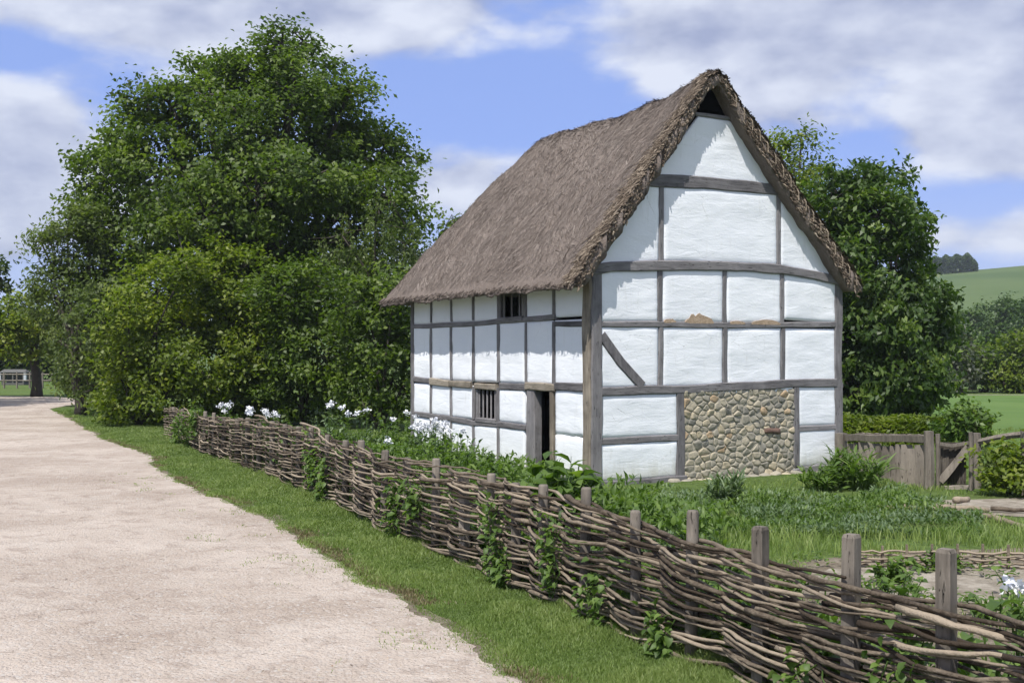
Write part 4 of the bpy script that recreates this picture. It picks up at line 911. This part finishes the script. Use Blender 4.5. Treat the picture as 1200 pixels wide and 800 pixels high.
HE = thing('low_hurdle_edging', 'low woven twig edging along the bare soil behind the nearest posts', 'edging', (0, 0, 0))
hA, hB = Vector(gp(1004, 664)), Vector(gp(1240, 668)); hA.z = hB.z = 0; dH = (hB - hA)
for i in range(9):
    p = hA + dH * (i / 8); b = MB(); b.tube([p, p + Vector((fr.uniform(-.01, .01), 0, fr.uniform(.2, .27)))], [.018, .014], 5, .5); b.build('stake', M['rod'], HE)
for L_ in range(5):
    for part in range(2):
        b = MB(); pts = []
        for j in range(15):
            a = part * .48 + j / 14 * .52; pts.append(hA + dH * a + Vector((0, .03 * math.cos(math.pi * (a * 8 + L_)), .03 + L_ * .035 + fr.uniform(-.012, .012))))
        b.tube(pts, fr.uniform(.010, .015), 5, fr.uniform(.5, .95)); b.build('woven_twig', M['rod'], HE)

# ------------------------------------------------------------------ grass, pebbles
def blades(name, label, X, Y, hgt, wid, mat, var):
    n = len(X); ang = rng.uniform(0, 2 * np.pi, n); lean = rng.uniform(.1, .75, n) * hgt; la = rng.uniform(0, 2 * np.pi, n)
    P = np.stack([X, Y, np.zeros(n)], -1); s = np.stack([np.cos(ang), np.sin(ang), np.zeros(n)], -1) * (wid / 2)[:, None]
    l = np.stack([np.cos(la) * lean, np.sin(la) * lean, np.zeros(n)], -1); h = np.stack([np.zeros(n), np.zeros(n), hgt], -1)
    V_ = np.empty((n, 5, 3)); V_[:, 0] = P - s; V_[:, 1] = P + s; V_[:, 2] = P + l * .35 + h * .6 + s * .8; V_[:, 3] = P + l * .35 + h * .6 - s * .8; V_[:, 4] = P + l + h * .92
    bi = (np.arange(n) * 5)[:, None]
    F1 = bi + np.array([0, 1, 2, 3]); tip = bi + np.array([3, 2, 4, 4])
    # the tip is a thin quad folded onto one point
    V6 = np.concatenate([V_, (V_[:, 4:5] + s[:, None, :] * .12)], 1); bi = (np.arange(n) * 6)[:, None]
    F_ = np.concatenate([bi + np.array([0, 1, 2, 3]), bi + np.array([3, 2, 5, 4])])
    return tag(mesh_np(name, V6.reshape(-1, 3), F_, mat, None, np.tile(np.clip(var, 0, 1), 2)), label, 'grass', kind='stuff')

def scatter(n, x0, x1, y0, y1, p=1.6, d0=7.0):
    y = y0 + (y1 - y0) * rng.uniform(size=n * 6) ; x = x0 + (x1 - x0) * rng.uniform(size=n * 6)
    k = rng.uniform(size=n * 6) < np.minimum(1, (d0 / np.maximum(y, 1)) ** p); x, y = x[k], y[k]
    fr_ = np.abs(x) < y * .47 + 1.0; x, y = x[fr_], y[fr_]; return x[:n], y[:n]
# verge: sample across the verge width so that every blade lands on it
def verge_pts(n, y0, y1, p):
    y = np.exp(rng.uniform(math.log(y0), math.log(y1), n * 3)); wdt = fence_x(y) + .35 - path_x(y); k = rng.uniform(size=n * 3) < np.clip(wdt / 2.6, .1, 1) * (y0 / y) ** p
    y = y[k]; a = rng.uniform(size=len(y)); x = path_x(y) - .10 + (fence_x(y) + .45 - path_x(y)) * a ** .9
    x = x + .0; return x[:n], y[:n]
X, Y = verge_pts(330000, 5.0, 46, .25)
rag_ = vnoise(X * 3.1, Y * 1.6, seed=61) * .5 + vnoise(X * 9, Y * 5, seed=62) * .3
dist_edge = X - path_x(Y); keep = (dist_edge > -.16 + .36 * (rag_ + .4) - .25 * (rng.uniform(size=len(X)) < .12)) ; X, Y, dist_edge = X[keep], Y[keep], dist_edge[keep]
cl = vnoise(X * 2.2, Y * 1.4, seed=63); cl2 = vnoise(X * 7, Y * 5, seed=64)
hg = (.040 + .028 * (cl + cl2 * .6)) * (1 + np.clip(Y - 10, 0, 30) * .012); hg = np.clip(hg, .018, .12) * rng.uniform(.6, 1.3, len(X)); nearf = np.exp(-np.clip(fence_x(Y) - X, 0, 9) / .18); hg *= 1 + 1.0 * nearf; hg *= np.clip(.45 + dist_edge * 1.6, .4, 1)
wd = .0042 + .00062 * np.clip(Y - 6, 0, 40)
blades('verge_grass', 'short bright grass verge between the lane and the wattle fence', X, Y, hg, wd, M['grass'], .46 + .22 * cl + .12 * cl2 + rng.normal(0, .15, len(X)))
# dry tufts along the edge
yy_ = np.exp(rng.uniform(math.log(5.5), math.log(30), 14000)); xx_ = path_x(yy_) + .04 + np.abs(rng.normal(0, .15, len(yy_))); k = vnoise(yy_ * 1.3, 2.2, seed=70) > -.1; xx_, yy_ = xx_[k], yy_[k]
blades('dry_edge_grass', 'dry straw-coloured grass fraying over the edge of the lane', xx_, yy_, rng.uniform(.015, .05, len(xx_)), .005 + .0004 * yy_, M['drygrass'], rng.normal(.4, .25, len(xx_)))
yy_ = np.exp(rng.uniform(math.log(5.8), math.log(22), 9000)); off_ = rng.uniform(-1.3, .1, 9000); xx_ = path_x(yy_) + off_; tuft = vnoise(xx_ * 3.2, yy_ * 2.6, seed=71) > .38 - .0 * off_ + .25 * np.clip(-off_, 0, 1.3); xx_, yy_ = xx_[tuft], yy_[tuft]
blades('lane_tufts', 'small tufts of grass creeping on to the lane', xx_, yy_, rng.uniform(.01, .035, len(xx_)), .004 + .0004 * yy_, M['grass'], rng.normal(.6, .25, len(xx_)))
# garden grass
def in_house(X, Y, m_=.12):
    dx, dy = X - 1.305, Y - 19.5; u = dx * math.cos(ROT) + dy * math.sin(ROT); v = -dx * math.sin(ROT) + dy * math.cos(ROT)
    return (u > -m_) & (u < WD + m_) & (v > -m_) & (v < WL + m_)
X, Y = scatter(150000, -9, 16, 4, 34, 1.5, 9.0)
bare = ((np.abs(Y - 14.9 - .12 * X) < .22) & (X > 3.2)) | ((X > 2.95) & (X < 7.3) & (Y > 10.0 + .5 * vnoise(X * 2, 1.0)) & (Y < 12.75 + .3 * vnoise(X * 2.5, 4.0))) | ((X > 5.9 + (18 - Y) * .35) & (Y > 15.5) & (Y < 18.2)) | ((X > 3.0) & (Y > 6) & (Y < 10) & (rng.uniform(size=len(X)) < .75)) | (vnoise(X * 1.2, Y * 2.2, seed=67) < -.30)
keep = (X > fence_x(Y) + .05) & ~in_house(X, Y) & ~bare; X, Y = X[keep], Y[keep]
cl = vnoise(X * 1.6, Y * 1.1, seed=65); cl2 = vnoise(X * 6, Y * 4, seed=66); strip = np.exp(-((Y - 13.7) / .9) ** 2) * (X > 1.5)
hg = np.clip(.07 + .06 * cl + .04 * cl2 + .10 * strip, .02, .3) * rng.uniform(.6, 1.4, len(X)); dxh = (X - 1.305) * math.cos(ROT) + (Y - 19.5) * math.sin(ROT); dyh = -(X - 1.305) * math.sin(ROT) + (Y - 19.5) * math.cos(ROT); hg *= np.where((dyh > -1.3) & (dyh < .2) & (dxh > -.2), .35, 1)
blades('garden_grass', 'bright grass strip and turf inside the garden', X, Y, hg, .006 + .0007 * np.clip(Y - 6, 0, 40), M['grass'], .48 + .2 * cl + .12 * strip + rng.normal(0, .16, len(X)))
# pebbles and bits of straw on the lane
def bits(name, label, n, mat, smin_, smax_, flat=.5, long=1.0, cat='stones'):
    y = np.exp(rng.uniform(math.log(5.6), math.log(24), n)); x = rng.uniform(-1, 1, n) * (y * .5); k = x < path_x(y) - .02; x, y = x[k], y[k]; n = len(x)
    s = rng.uniform(0, 1, n) ** 3 * (smax_ - smin_) + smin_; a = rng.uniform(0, 6.28, n)
    base = np.array([(1, 0, 0), (0, 1, 0), (-1, 0, 0), (0, -1, 0), (0, 0, 1)], float)
    V_ = base[None] * s[:, None, None] * np.array([long, 1, flat]) * rng.uniform(.6, 1.3, (n, 5, 1)); c_, d_ = np.cos(a)[:, None], np.sin(a)[:, None]
    Vx = V_[..., 0] * c_ - V_[..., 1] * d_ + x[:, None]; Vy = V_[..., 0] * d_ + V_[..., 1] * c_ + y[:, None]; Vz = V_[..., 2] + .006
    V_ = np.stack([Vx, Vy, Vz], -1).reshape(-1, 3); bi = (np.arange(n) * 5)[:, None]
    F_ = np.concatenate([bi + np.array(q_) for q_ in ((0, 1, 4), (1, 2, 4), (2, 3, 4), (3, 0, 4))])
    return tag(mesh_np(name, V_, F_, mat, None, np.tile(rng.uniform(0, 1, n), 4)), label, cat, kind='stuff')
bits('loose_gravel', 'small loose stones scattered over the pale lane', 15000, M['pebble'], .004, .020)
bits('dark_gravel', 'darker pebbles scattered over the pale lane', 1400, M['stone'], .004, .014)
bits('straw_litter', 'bits of straw and twig lying on the lane', 900, M['straw'], .004, .007, .5, 7.0, 'litter')

# ------------------------------------------------------------------ garden plants
def big_leaves(C, T_, L_, W_, nrm=None):
    """pointed leaves of six faces bent along the midrib: C base, T_ direction"""
    n = len(C); T_ = T_ / (np.linalg.norm(T_, axis=1, keepdims=True) + 1e-9)
    upv = rng.normal(0, .25, (n, 3)) + np.array([0, 0, 1.0]); s = np.cross(T_, upv); s /= np.linalg.norm(s, axis=1, keepdims=True) + 1e-9; nn = np.cross(s, T_)
    prof = [(0, .06, 0), (.28, .5, .05), (.62, .42, .02), (1.0, .04, -.16)]
    V_ = np.empty((n, 12, 3)); L_ = L_[:, None]; W_ = W_[:, None]
    for i, (a, b_, h) in enumerate(prof):
        c_ = C + T_ * a * L_ + nn * h * L_; V_[:, i * 3] = c_ - s * b_ * W_ + nn * b_ * W_ * .35; V_[:, i * 3 + 1] = c_; V_[:, i * 3 + 2] = c_ + s * b_ * W_ + nn * b_ * W_ * .35
    bi = (np.arange(n) * 12)[:, None]; F_ = []
    for i in range(3):
        for j in range(2): F_.append(bi + np.array([i * 3 + j, i * 3 + j + 1, i * 3 + j + 4, i * 3 + j + 3]))
    return V_.reshape(-1, 3), np.concatenate(F_), 6
def plant(name, label, cat, base, h, r, n_st, mat, leaf, lps, flowers=0, group=None, spread=.6, upright=.5, flower_top=None):
    T_ = thing(name, label, cat, base, 0, group); b = MB(); C = []; D = []; tips = []
    for i in range(n_st):
        a = rng.uniform(0, 2 * math.pi); rr = r * math.sqrt(rng.uniform()); hh = h * rng.uniform(.55, 1.0) * (1 - .35 * (rr / r) ** 2)
        p0 = np.array([math.cos(a) * rr * .45, math.sin(a) * rr * .45, 0]); p2 = np.array([math.cos(a) * rr, math.sin(a) * rr, hh]); p1 = (p0 + p2) / 2 + np.array([0, 0, hh * .12])
        b.tube([tuple(p0), tuple(p1), tuple(p2)], [.009, .007, .003], 4); tips.append(p2)
        for j in range(lps):
            t_ = rng.uniform(.12, 1.0); q_ = p0 * (1 - t_) ** 2 + 2 * p1 * t_ * (1 - t_) + p2 * t_ ** 2; an = rng.uniform(0, 2 * math.pi)
            C.append(q_); D.append([math.cos(an) * spread, math.sin(an) * spread, rng.normal(upright - .2, .35)])
    n = len(C); V_, F_, k = big_leaves(np.array(C), np.array(D), leaf[0] * rng.uniform(.6, 1.2, n), leaf[1] * rng.uniform(.7, 1.2, n))
    mesh_np('leaves', V_, F_, mat, T_, np.tile(np.clip(rng.normal(.5, .24, n), 0, 1), k)); b.build('stem', M['leaf_gard'], T_)
    if flowers:
        tips = np.array(tips); tips = tips[np.argsort(-tips[:, 2])][:max(3, flowers)]
        for t_ in tips[:flowers]:
            m_ = 26; cc = t_ + rng.normal(size=(m_, 3)) * np.array([.036, .036, .024]) + np.array([0, 0, .05])
            V_, F_ = leaf_quads(cc, .052, .042, .3); mesh_np('flower_head', V_, F_, M['petal'], T_, rng.uniform(0, 1, len(cc)))
    return T_
# bed between fence and cottage wall, back to front
row = [ (232, 27.5, .95, .7, 'leaf_gard', 0, 'feathery green plant at the far end of the wattle fence'), (268, 25.8, 1.0, .55, 'leaf_gard', 5, 'white flowering plant at the far end of the fence, leftmost of the white ones'),
        (300, 24.6, 1.0, .6, 'leaf_gard', 6, 'white flowering plant second from the far end of the fence'), (318, 24.2, .9, .5, 'leaf_sage', 5, 'white flowering plant third from the far end, below the dark thicket'),
        (350, 23.5, .8, .6, 'leaf_sage', 0, 'grey-green plant between the white flowers and the tall pale one'), (386, 22.8, 1.15, .42, 'leaf_sage', 4, 'tall pale plant with white buds standing above the bed'),
        (402, 22.0, .95, .6, 'leaf_gard', 1, 'green plant right of the tall pale one'), (428, 21.6, 1.05, .6, 'leaf_sage', 2, 'pale leafy plant in front of the dark shrub'), (455, 21.8, .92, .6, 'leaf_gard', 0, 'green plant near the far corner of the cottage'),
        (478, 21.9, .98, .5, 'leaf_gard', 3, 'leafy plant touching the far corner of the cottage'), (497, 21.2, .88, .45, 'leaf_sage', 10, 'dense white flowers against the far end of the white wall'), (512, 20.3, .80, .45, 'leaf_sage', 9, 'white flowers below the far window bays'),
        (535, 19.6, .72, .5, 'leaf_gard', 2, 'green plant below the barred lower window, left side'), (480, 18.6, .85, .6, 'leaf_gard', 1, 'green plant in the middle of the bed behind the fence'),
        (440, 18.2, .85, .6, 'leaf_gard', 0, 'dark green plant just behind the fence below the pale leafy one'), (400, 19.0, .8, .6, 'leaf_gard', 0, 'green plant close behind the fence below the tall pale one'),
        (520, 17.0, .85, .6, 'leaf_gard', 0, 'leafy plant close behind the fence below the white flowers'), (552, 16.4, .74, .55, 'leaf_gard', 0, 'leafy plant behind the fence below the barred window'), (575, 17.6, .6, .4, 'leaf_gard', 0, 'low green plant under the barred window sill'),
        (360, 20.3, .85, .6, 'leaf_gard', 0, 'green plant behind the fence among the far posts'), (600, 16.2, .52, .4, 'leaf_gard', 0, 'small plant left of the broad-leaved clump')]
for px, d, h, r, mt, fl, lb in row:
    plant('garden_plant', lb, 'plant', ((px - 600) / F * d, d, 0), h * (1.12 if px < 500 else 1.36), r, 46, M[mt], (.11 if mt == 'leaf_gard' else .085, .05), 13, fl, 'plants in the bed between the fence and the cottage wall')
plant('broad_leaved_plant', 'broad-leaved green clump in front of the dark doorway', 'plant', ((640 - 600) / F * 13.6, 13.6, 0), 1.18, .42, 30, M['leaf_gard'], (.26, .19), 8, 0, None, .8, .3)
plant('broad_leaved_plant', 'round-leaved clump behind the post below the corner post', 'plant', ((666 - 600) / F * 14.2, 14.2, 0), 1.12, .36, 26, M['leaf_gard'], (.22, .16), 8, 0, None, .8, .3)
plant('feathery_plant', 'thin dark sprig standing in front of the lower gable panel', 'plant', ((722 - 600) / F * 12.5, 12.5, 0), .92, .16, 7, M['leaf_gard'], (.12, .05), 6, 0, None, .6, .5)
plant('strap_leaved_plant', 'arching strap-leaved clump beside the right corner of the gable', 'plant', ((1000 - 600) / F * 19.2, 19.2, 0), .66, .58, 60, M['leaf_gard'], (.34, .045), 6, 0, None, .7, .7)
plant('strap_leaved_plant', 'smaller green clump left of the arching one at the stone plinth', 'plant', ((962 - 600) / F * 19.0, 19.0, 0), .40, .45, 30, M['leaf_gard'], (.26, .045), 6, 0, None, .7, .7)
plant('feathery_plant', 'low grassy clump in front of the stone infill', 'plant', ((852 - 600) / F * 17.2, 17.2, 0), .48, .4, 34, M['leaf_sage'], (.22, .035), 7, 0, None, .5, .9)
plant('feathery_plant', 'green weeds below the gable sill beside the stone infill', 'plant', ((775 - 600) / F * 13.6, 13.6, 0), .52, .5, 40, M['leaf_gard'], (.16, .04), 8, 0, None, .6, .6)
plant('leafy_plant', 'dark leaves with a white flower head at the right edge of the photo', 'plant', ((1192 - 600) / F * 7.6, 7.6, 0), 1.02, .10, 5, M['leaf_gard'], (.17, .075), 7, 2, None, .8, .1)
plant('leafy_plant', 'lush leaves pushing up between the two nearest posts', 'plant', ((1050 - 600) / F * 7.6, 7.6, 0), .74, .38, 22, M['leaf_gard'], (.13, .085), 9, 0, None, .8, .2)
plant('leafy_plant', 'green leaves behind the weave right of the nearest post', 'plant', ((1165 - 600) / F * 6.9, 6.9, 0), .80, .30, 18, M['leaf_gard'], (.14, .085), 8, 0, None, .8, .2)
plant('leafy_plant', 'broad leaves low behind the weave left of the nearest post', 'plant', ((960 - 600) / F * 8.3, 8.3, 0), .62, .35, 20, M['leaf_gard'], (.12, .08), 8, 0, None, .8, .2)
# vegetable bed: countless small leaves
n = 12000; d = rng.uniform(14.0, 18.0, n); px = rng.uniform(745, 1150, n) + (d - 14) * 1.0; X = (px - 600) / F * d; k = ~in_house(X, d, .3) & (X > fence_x(d) + .5) & (X < 6.3 - (d - 15) * .1); X, d = X[k], d[k]
cl = vnoise(X * 1.8, d * 1.8, seed=80); hz_ = np.clip(.11 + .11 * cl, .02, .3) * rng.uniform(.4, 1.1, len(X)); C = np.stack([X, d, hz_], -1); D = rng.normal(0, .6, (len(X), 3)); D[:, 2] = np.abs(D[:, 2]) + .25
V_, F_, kk = big_leaves(C, D, rng.uniform(.04, .11, len(X)), rng.uniform(.015, .035, len(X)))
sg_ = (vnoise(X * 1.1, d * 1.5, seed=83) + rng.normal(0, .25, len(X))) > .0; bed = vnoise(X * 1.4, d * 2.4, seed=84) > -.45
ids = np.arange(len(X)); 
def part_of(mask_):
    k_ = len(X); F6 = F_.reshape(6, k_, 4)[:, mask_]; return F6.reshape(-1, 4)
vcol = np.clip(.42 + .3 * cl + rng.normal(0, .2, len(X)), 0, 1)
tag(mesh_np('grey_green_crop', V_, part_of(sg_ & bed), M['leaf_sage'], None, np.tile(vcol[sg_ & bed], kk)), 'pale grey-green low crop growing in front of the gable', 'plants', kind='stuff')
F_ = part_of(~sg_ & bed); cl = cl[~sg_ & bed]; X = X[~sg_ & bed]
tag(mesh_np('vegetable_bed', V_, F_, M['leaf_gard'], None, np.tile(np.clip(.42 + .3 * cl + rng.normal(0, .2, len(X)), 0, 1), kk)), 'bright green low leaves between the grey-green crop in front of the gable', 'plants', kind='stuff')
n = 6500; yy_ = rng.uniform(5.3, 13.5, n); X = fence_x(yy_) + .10 + np.abs(rng.normal(0, .42, n)); cl = vnoise(X * 1.3, yy_ * 1.3, seed=82); k = cl > -.35; X, yy_, cl = X[k], yy_[k], cl[k]
hz_ = np.clip((.36 + .25 * cl) * (1 - .45 * np.clip(X - fence_x(yy_), 0, 1)), .05, .75) * rng.uniform(.1, 1.1, len(X)); C = np.stack([X, yy_, hz_], -1); D = rng.normal(0, .6, (len(X), 3)); D[:, 2] = np.abs(D[:, 2]) + .1
V_, F_, kk = big_leaves(C, D, rng.uniform(.06, .13, len(X)), rng.uniform(.03, .055, len(X)))
tag(mesh_np('fence_weeds', V_, F_, M['leaf_gard'], None, np.tile(np.clip(.45 + .2 * cl + rng.normal(0, .2, len(X)), 0, 1), kk)), 'weeds growing thickly just inside the near part of the wattle fence', 'weeds', kind='stuff')
n = 15000; yy_ = rng.uniform(12, 24, n); X = fence_x(yy_) + .3 + rng.uniform(0, 1, n) * 3.2; k = ~in_house(X, yy_, .15) & (X < yy_ * .1 + 1.0); X, yy_ = X[k], yy_[k]
cl = vnoise(X * 1.5, yy_ * 1.5, seed=81); hz_ = np.clip(.42 + .2 * cl, .05, .75) * rng.uniform(.3, 1.1, len(X)); C = np.stack([X, yy_, hz_], -1); D = rng.normal(0, .6, (len(X), 3)); D[:, 2] = np.abs(D[:, 2]) + .2
V_, F_, kk = big_leaves(C, D, rng.uniform(.07, .16, len(X)), rng.uniform(.03, .06, len(X)))
tag(mesh_np('bed_foliage', V_, F_, M['leaf_gard'], None, np.tile(np.clip(.45 + .2 * cl + rng.normal(0, .2, len(X)), 0, 1), kk)), 'low green growth filling the bed behind the wattle fence', 'plants', kind='stuff')
for i, (x, y, h, lb) in enumerate([(3.6, 11.3, .30, 'left end of the pale path, near the low hurdle'), (4.3, 11.9, .22, 'just in front of the low hurdle'), (4.6, 10.6, .34, 'middle of the path'), (5.3, 11.4, .26, 'right part of the pale path'), (3.3, 10.1, .36, 'path edge behind the second nearest post'), (4.0, 9.6, .34, 'path edge right of the nearest post')]):
    plant('seedling', 'low leafy plant growing at the ' + lb, 'plant', (x, y, 0), h, .32, 16, M['leaf_gard'], (.11, .06), 7, 0, 'low plants along the pale garden path', .8, .3)
n = 2600; X = rng.uniform(2.9, 7, n); yy_ = rng.uniform(9.3, 12.6, n); kk_ = vnoise(X * 1.7, yy_ * 1.7, seed=91) > .05; X, yy_ = X[kk_], yy_[kk_]; C = np.stack([X, yy_, rng.uniform(.02, .10, len(X))], -1); D = rng.normal(0, .6, (len(X), 3)); D[:, 2] = .3
V_, F_, kk = big_leaves(C, D, rng.uniform(.04, .09, len(X)), rng.uniform(.02, .04, len(X)))
tag(mesh_np('garden_weeds', V_, F_, M['leaf_gard'], None, np.tile(rng.uniform(0, 1, len(X)), kk)), 'scattered weeds over the bare garden soil and path', 'weeds', kind='stuff')
for i, (px, d, h, r, lb) in enumerate([(612, 14.6, .78, .42, 'bushy green weed behind the fence left of the doorway clump'), (655, 15.6, .72, .45, 'bushy green weed between the doorway clump and the corner post'), (700, 12.6, .55, .35, 'low bushy weed behind the fence in front of the corner post'),
                                 (760, 11.9, .52, .4, 'tangled weed behind the fence below the lower gable panels'), (830, 11.0, .50, .4, 'tangled weed behind the fence below the stone infill'), (905, 10.2, .42, .35, 'low tangled weed behind the fence right of the stone infill'), (575, 14.8, .80, .4, 'leafy weed behind the fence left of the plank door')]):
    plant('bushy_weed', lb, 'plant', ((px - 600) / F * d, d, 0), h, r, 40, M['leaf_gard' if i % 3 else 'leaf_sage'], (.09, .045), 12, 0, 'weeds behind the middle of the fence', .7, .4)
# climbers in the weave
vines = [(212, .25, .6, .35, 'at the far left end'), (232, .72, .6, .25, 'over the top at the far left end'), (385, .30, .62, .3, 'yellowish, under the tall pale plant'), (372, .55, .45, .2, 'high up under the green bed'),
         (470, .35, .6, .2, 'narrow, below the white flowers by the wall'), (492, .55, .3, .2, 'high up below the white flowers'), (590, .42, .75, .16, 'tall and thin below the barred window'), (598, .18, .35, .18, 'at the foot of the tall thin one'), (655, .45, .6, .14, 'below the broad-leaved clump'),
         (706, .20, .42, .24, 'lush, low down below the gable corner'), (785, .16, .3, .16, 'at the foot of the weave below the stone infill'), (955, .12, .35, .16, 'at the bottom edge near the squared posts'),
         (1062, .30, .5, .17, 'with heart-shaped leaves left of the nearest post'), (1090, .12, .3, .16, 'at the foot of the nearest post')]
for px, zc, hh, wd, lb in vines:
    k = (px - 600) / F; sb = min(np.linspace(0, FLEN, 900), key=lambda s: abs(fpos(s)[0].x - k * fpos(s)[0].y) if fpos(s)[0].y > 3 else 99); p, nr = fpos(sb); tdir = Vector((-nr.y, nr.x, 0)); outd = -nr if nr.x > 0 else nr
    T_ = thing('climbing_plant', 'green climber in the wattle fence ' + lb, 'climber', (p.x, p.y, 0), 0, 'climbers growing through the wattle fence'); n = int(70 + 260 * wd * hh * 2.2)
    near = p.y < 12; C = []; D = []
    for i in range(n):
        a = rng.normal(0, wd * .55); z_ = max(.03, zc + rng.normal(0, hh * .33)); o_ = .08 + abs(rng.normal(0, .045)) if rng.uniform() < .75 else -rng.uniform(0, .12)
        q_ = tdir * a + outd * o_; C.append((q_.x, q_.y, z_)); D.append((outd.x * .5 + rng.normal(0, .5), outd.y * .5 + rng.normal(0, .5), rng.normal(-.2, .45)))
    lf = (.065, .055) if near else (.085, .065); V_, F_, kk = big_leaves(np.array(C), np.array(D), lf[0] * rng.uniform(.6, 1.4, n), lf[1] * rng.uniform(.6, 1.3, n))
    mesh_np('leaves', V_, F_, M['leaf_gard'], T_, np.tile(np.clip(rng.normal(.5, .25, n), 0, 1), kk)); b = MB()
    for i in range(4):
        a = rng.normal(0, wd * .4); pts = [tdir * (a + .06 * math.sin(j * 1.7 + i)) + outd * (.075 + .02 * math.sin(j * 2.3)) + Vector((0, 0, max(0, zc - hh * .6) + j * hh * .2)) for j in range(6)]; b.tube(pts, .005, 4)
    b.build('stem', M['leaf_gard'], T_)

# ------------------------------------------------------------------ far left: rail fence and little shelter past the lane
DF = thing('distant_rail_fence', 'far post and rail fence beyond the bend of the lane', 'fence', (0, 0, 0))
for i in range(9):
    px = -40 + i * 15; x = (px - 600) / F * 76; b = MB(); b.tube([(x, 76, 0), (x, 76, 1.05)], [.07, .06], 5, .5); b.build('fence_post', M['oldwood'], DF)
for zz in (.5, .9): b = MB(); b.tube([((-45 - 600) / F * 76, 76, zz), ((85 - 600) / F * 76, 76, zz)], .04, 5, .7); b.build('rail', M['oldwood'], DF)
SH = thing('field_shelter', 'small grey shelter with two dark openings and pale ends under the distant trees', 'shelter', ((15 - 600) / F * 84, 84, 0))
def box(b, x0, x1, y0, y1, z0, z1):
    v_ = [(x, y, z) for z in (z0, z1) for y in (y0, y1) for x in (x0, x1)]; b.add(v_, [(0, 2, 3, 1), (4, 5, 7, 6), (0, 1, 5, 4), (2, 6, 7, 3), (0, 4, 6, 2), (1, 3, 7, 5)])
b = MB(); box(b, -.8, .8, 0, .9, 0, .16); box(b, -.8, .8, .8, .9, .16, .9); [box(b, x - .05, x + .05, 0, .1, .16, .9) for x in (-.75, 0, .75)]; b.build('wall', M['shed'], SH)
b = MB(); b.add([(-.95, -.1, .9), (.95, -.1, .9), (.8, .4, 1.12), (-.8, .4, 1.12), (-.95, 1.0, .9), (.95, 1.0, .9)], [(0, 1, 2, 3), (3, 2, 5, 4), (0, 4, 5, 1), (0, 3, 4), (1, 5, 2)]); b.build('roof', M['shed'], SH)
for x0 in (-.98, .82): b = MB(); box(b, x0, x0 + .16, -.1, .1, .3, .85); b.build('end_board', M['white_board'], SH)

# ------------------------------------------------------------------ the air between here and the hills
m, t, out = new_mat('haze_air'); pv = t.new('ShaderNodeVolumePrincipled'); pv.inputs['Color'].default_value = (.80, .88, 1, 1); pv.inputs['Density'].default_value = .00026; pv.inputs['Anisotropy'].default_value = .2
t.l.new(pv.outputs[0], out.inputs['Volume'])
b = MB(); box(b, -1000, 1000, -120, 1600, -6, 75); tag(b.build('haze', m), 'thin summer haze between the lane and the hills', kind='stuff')
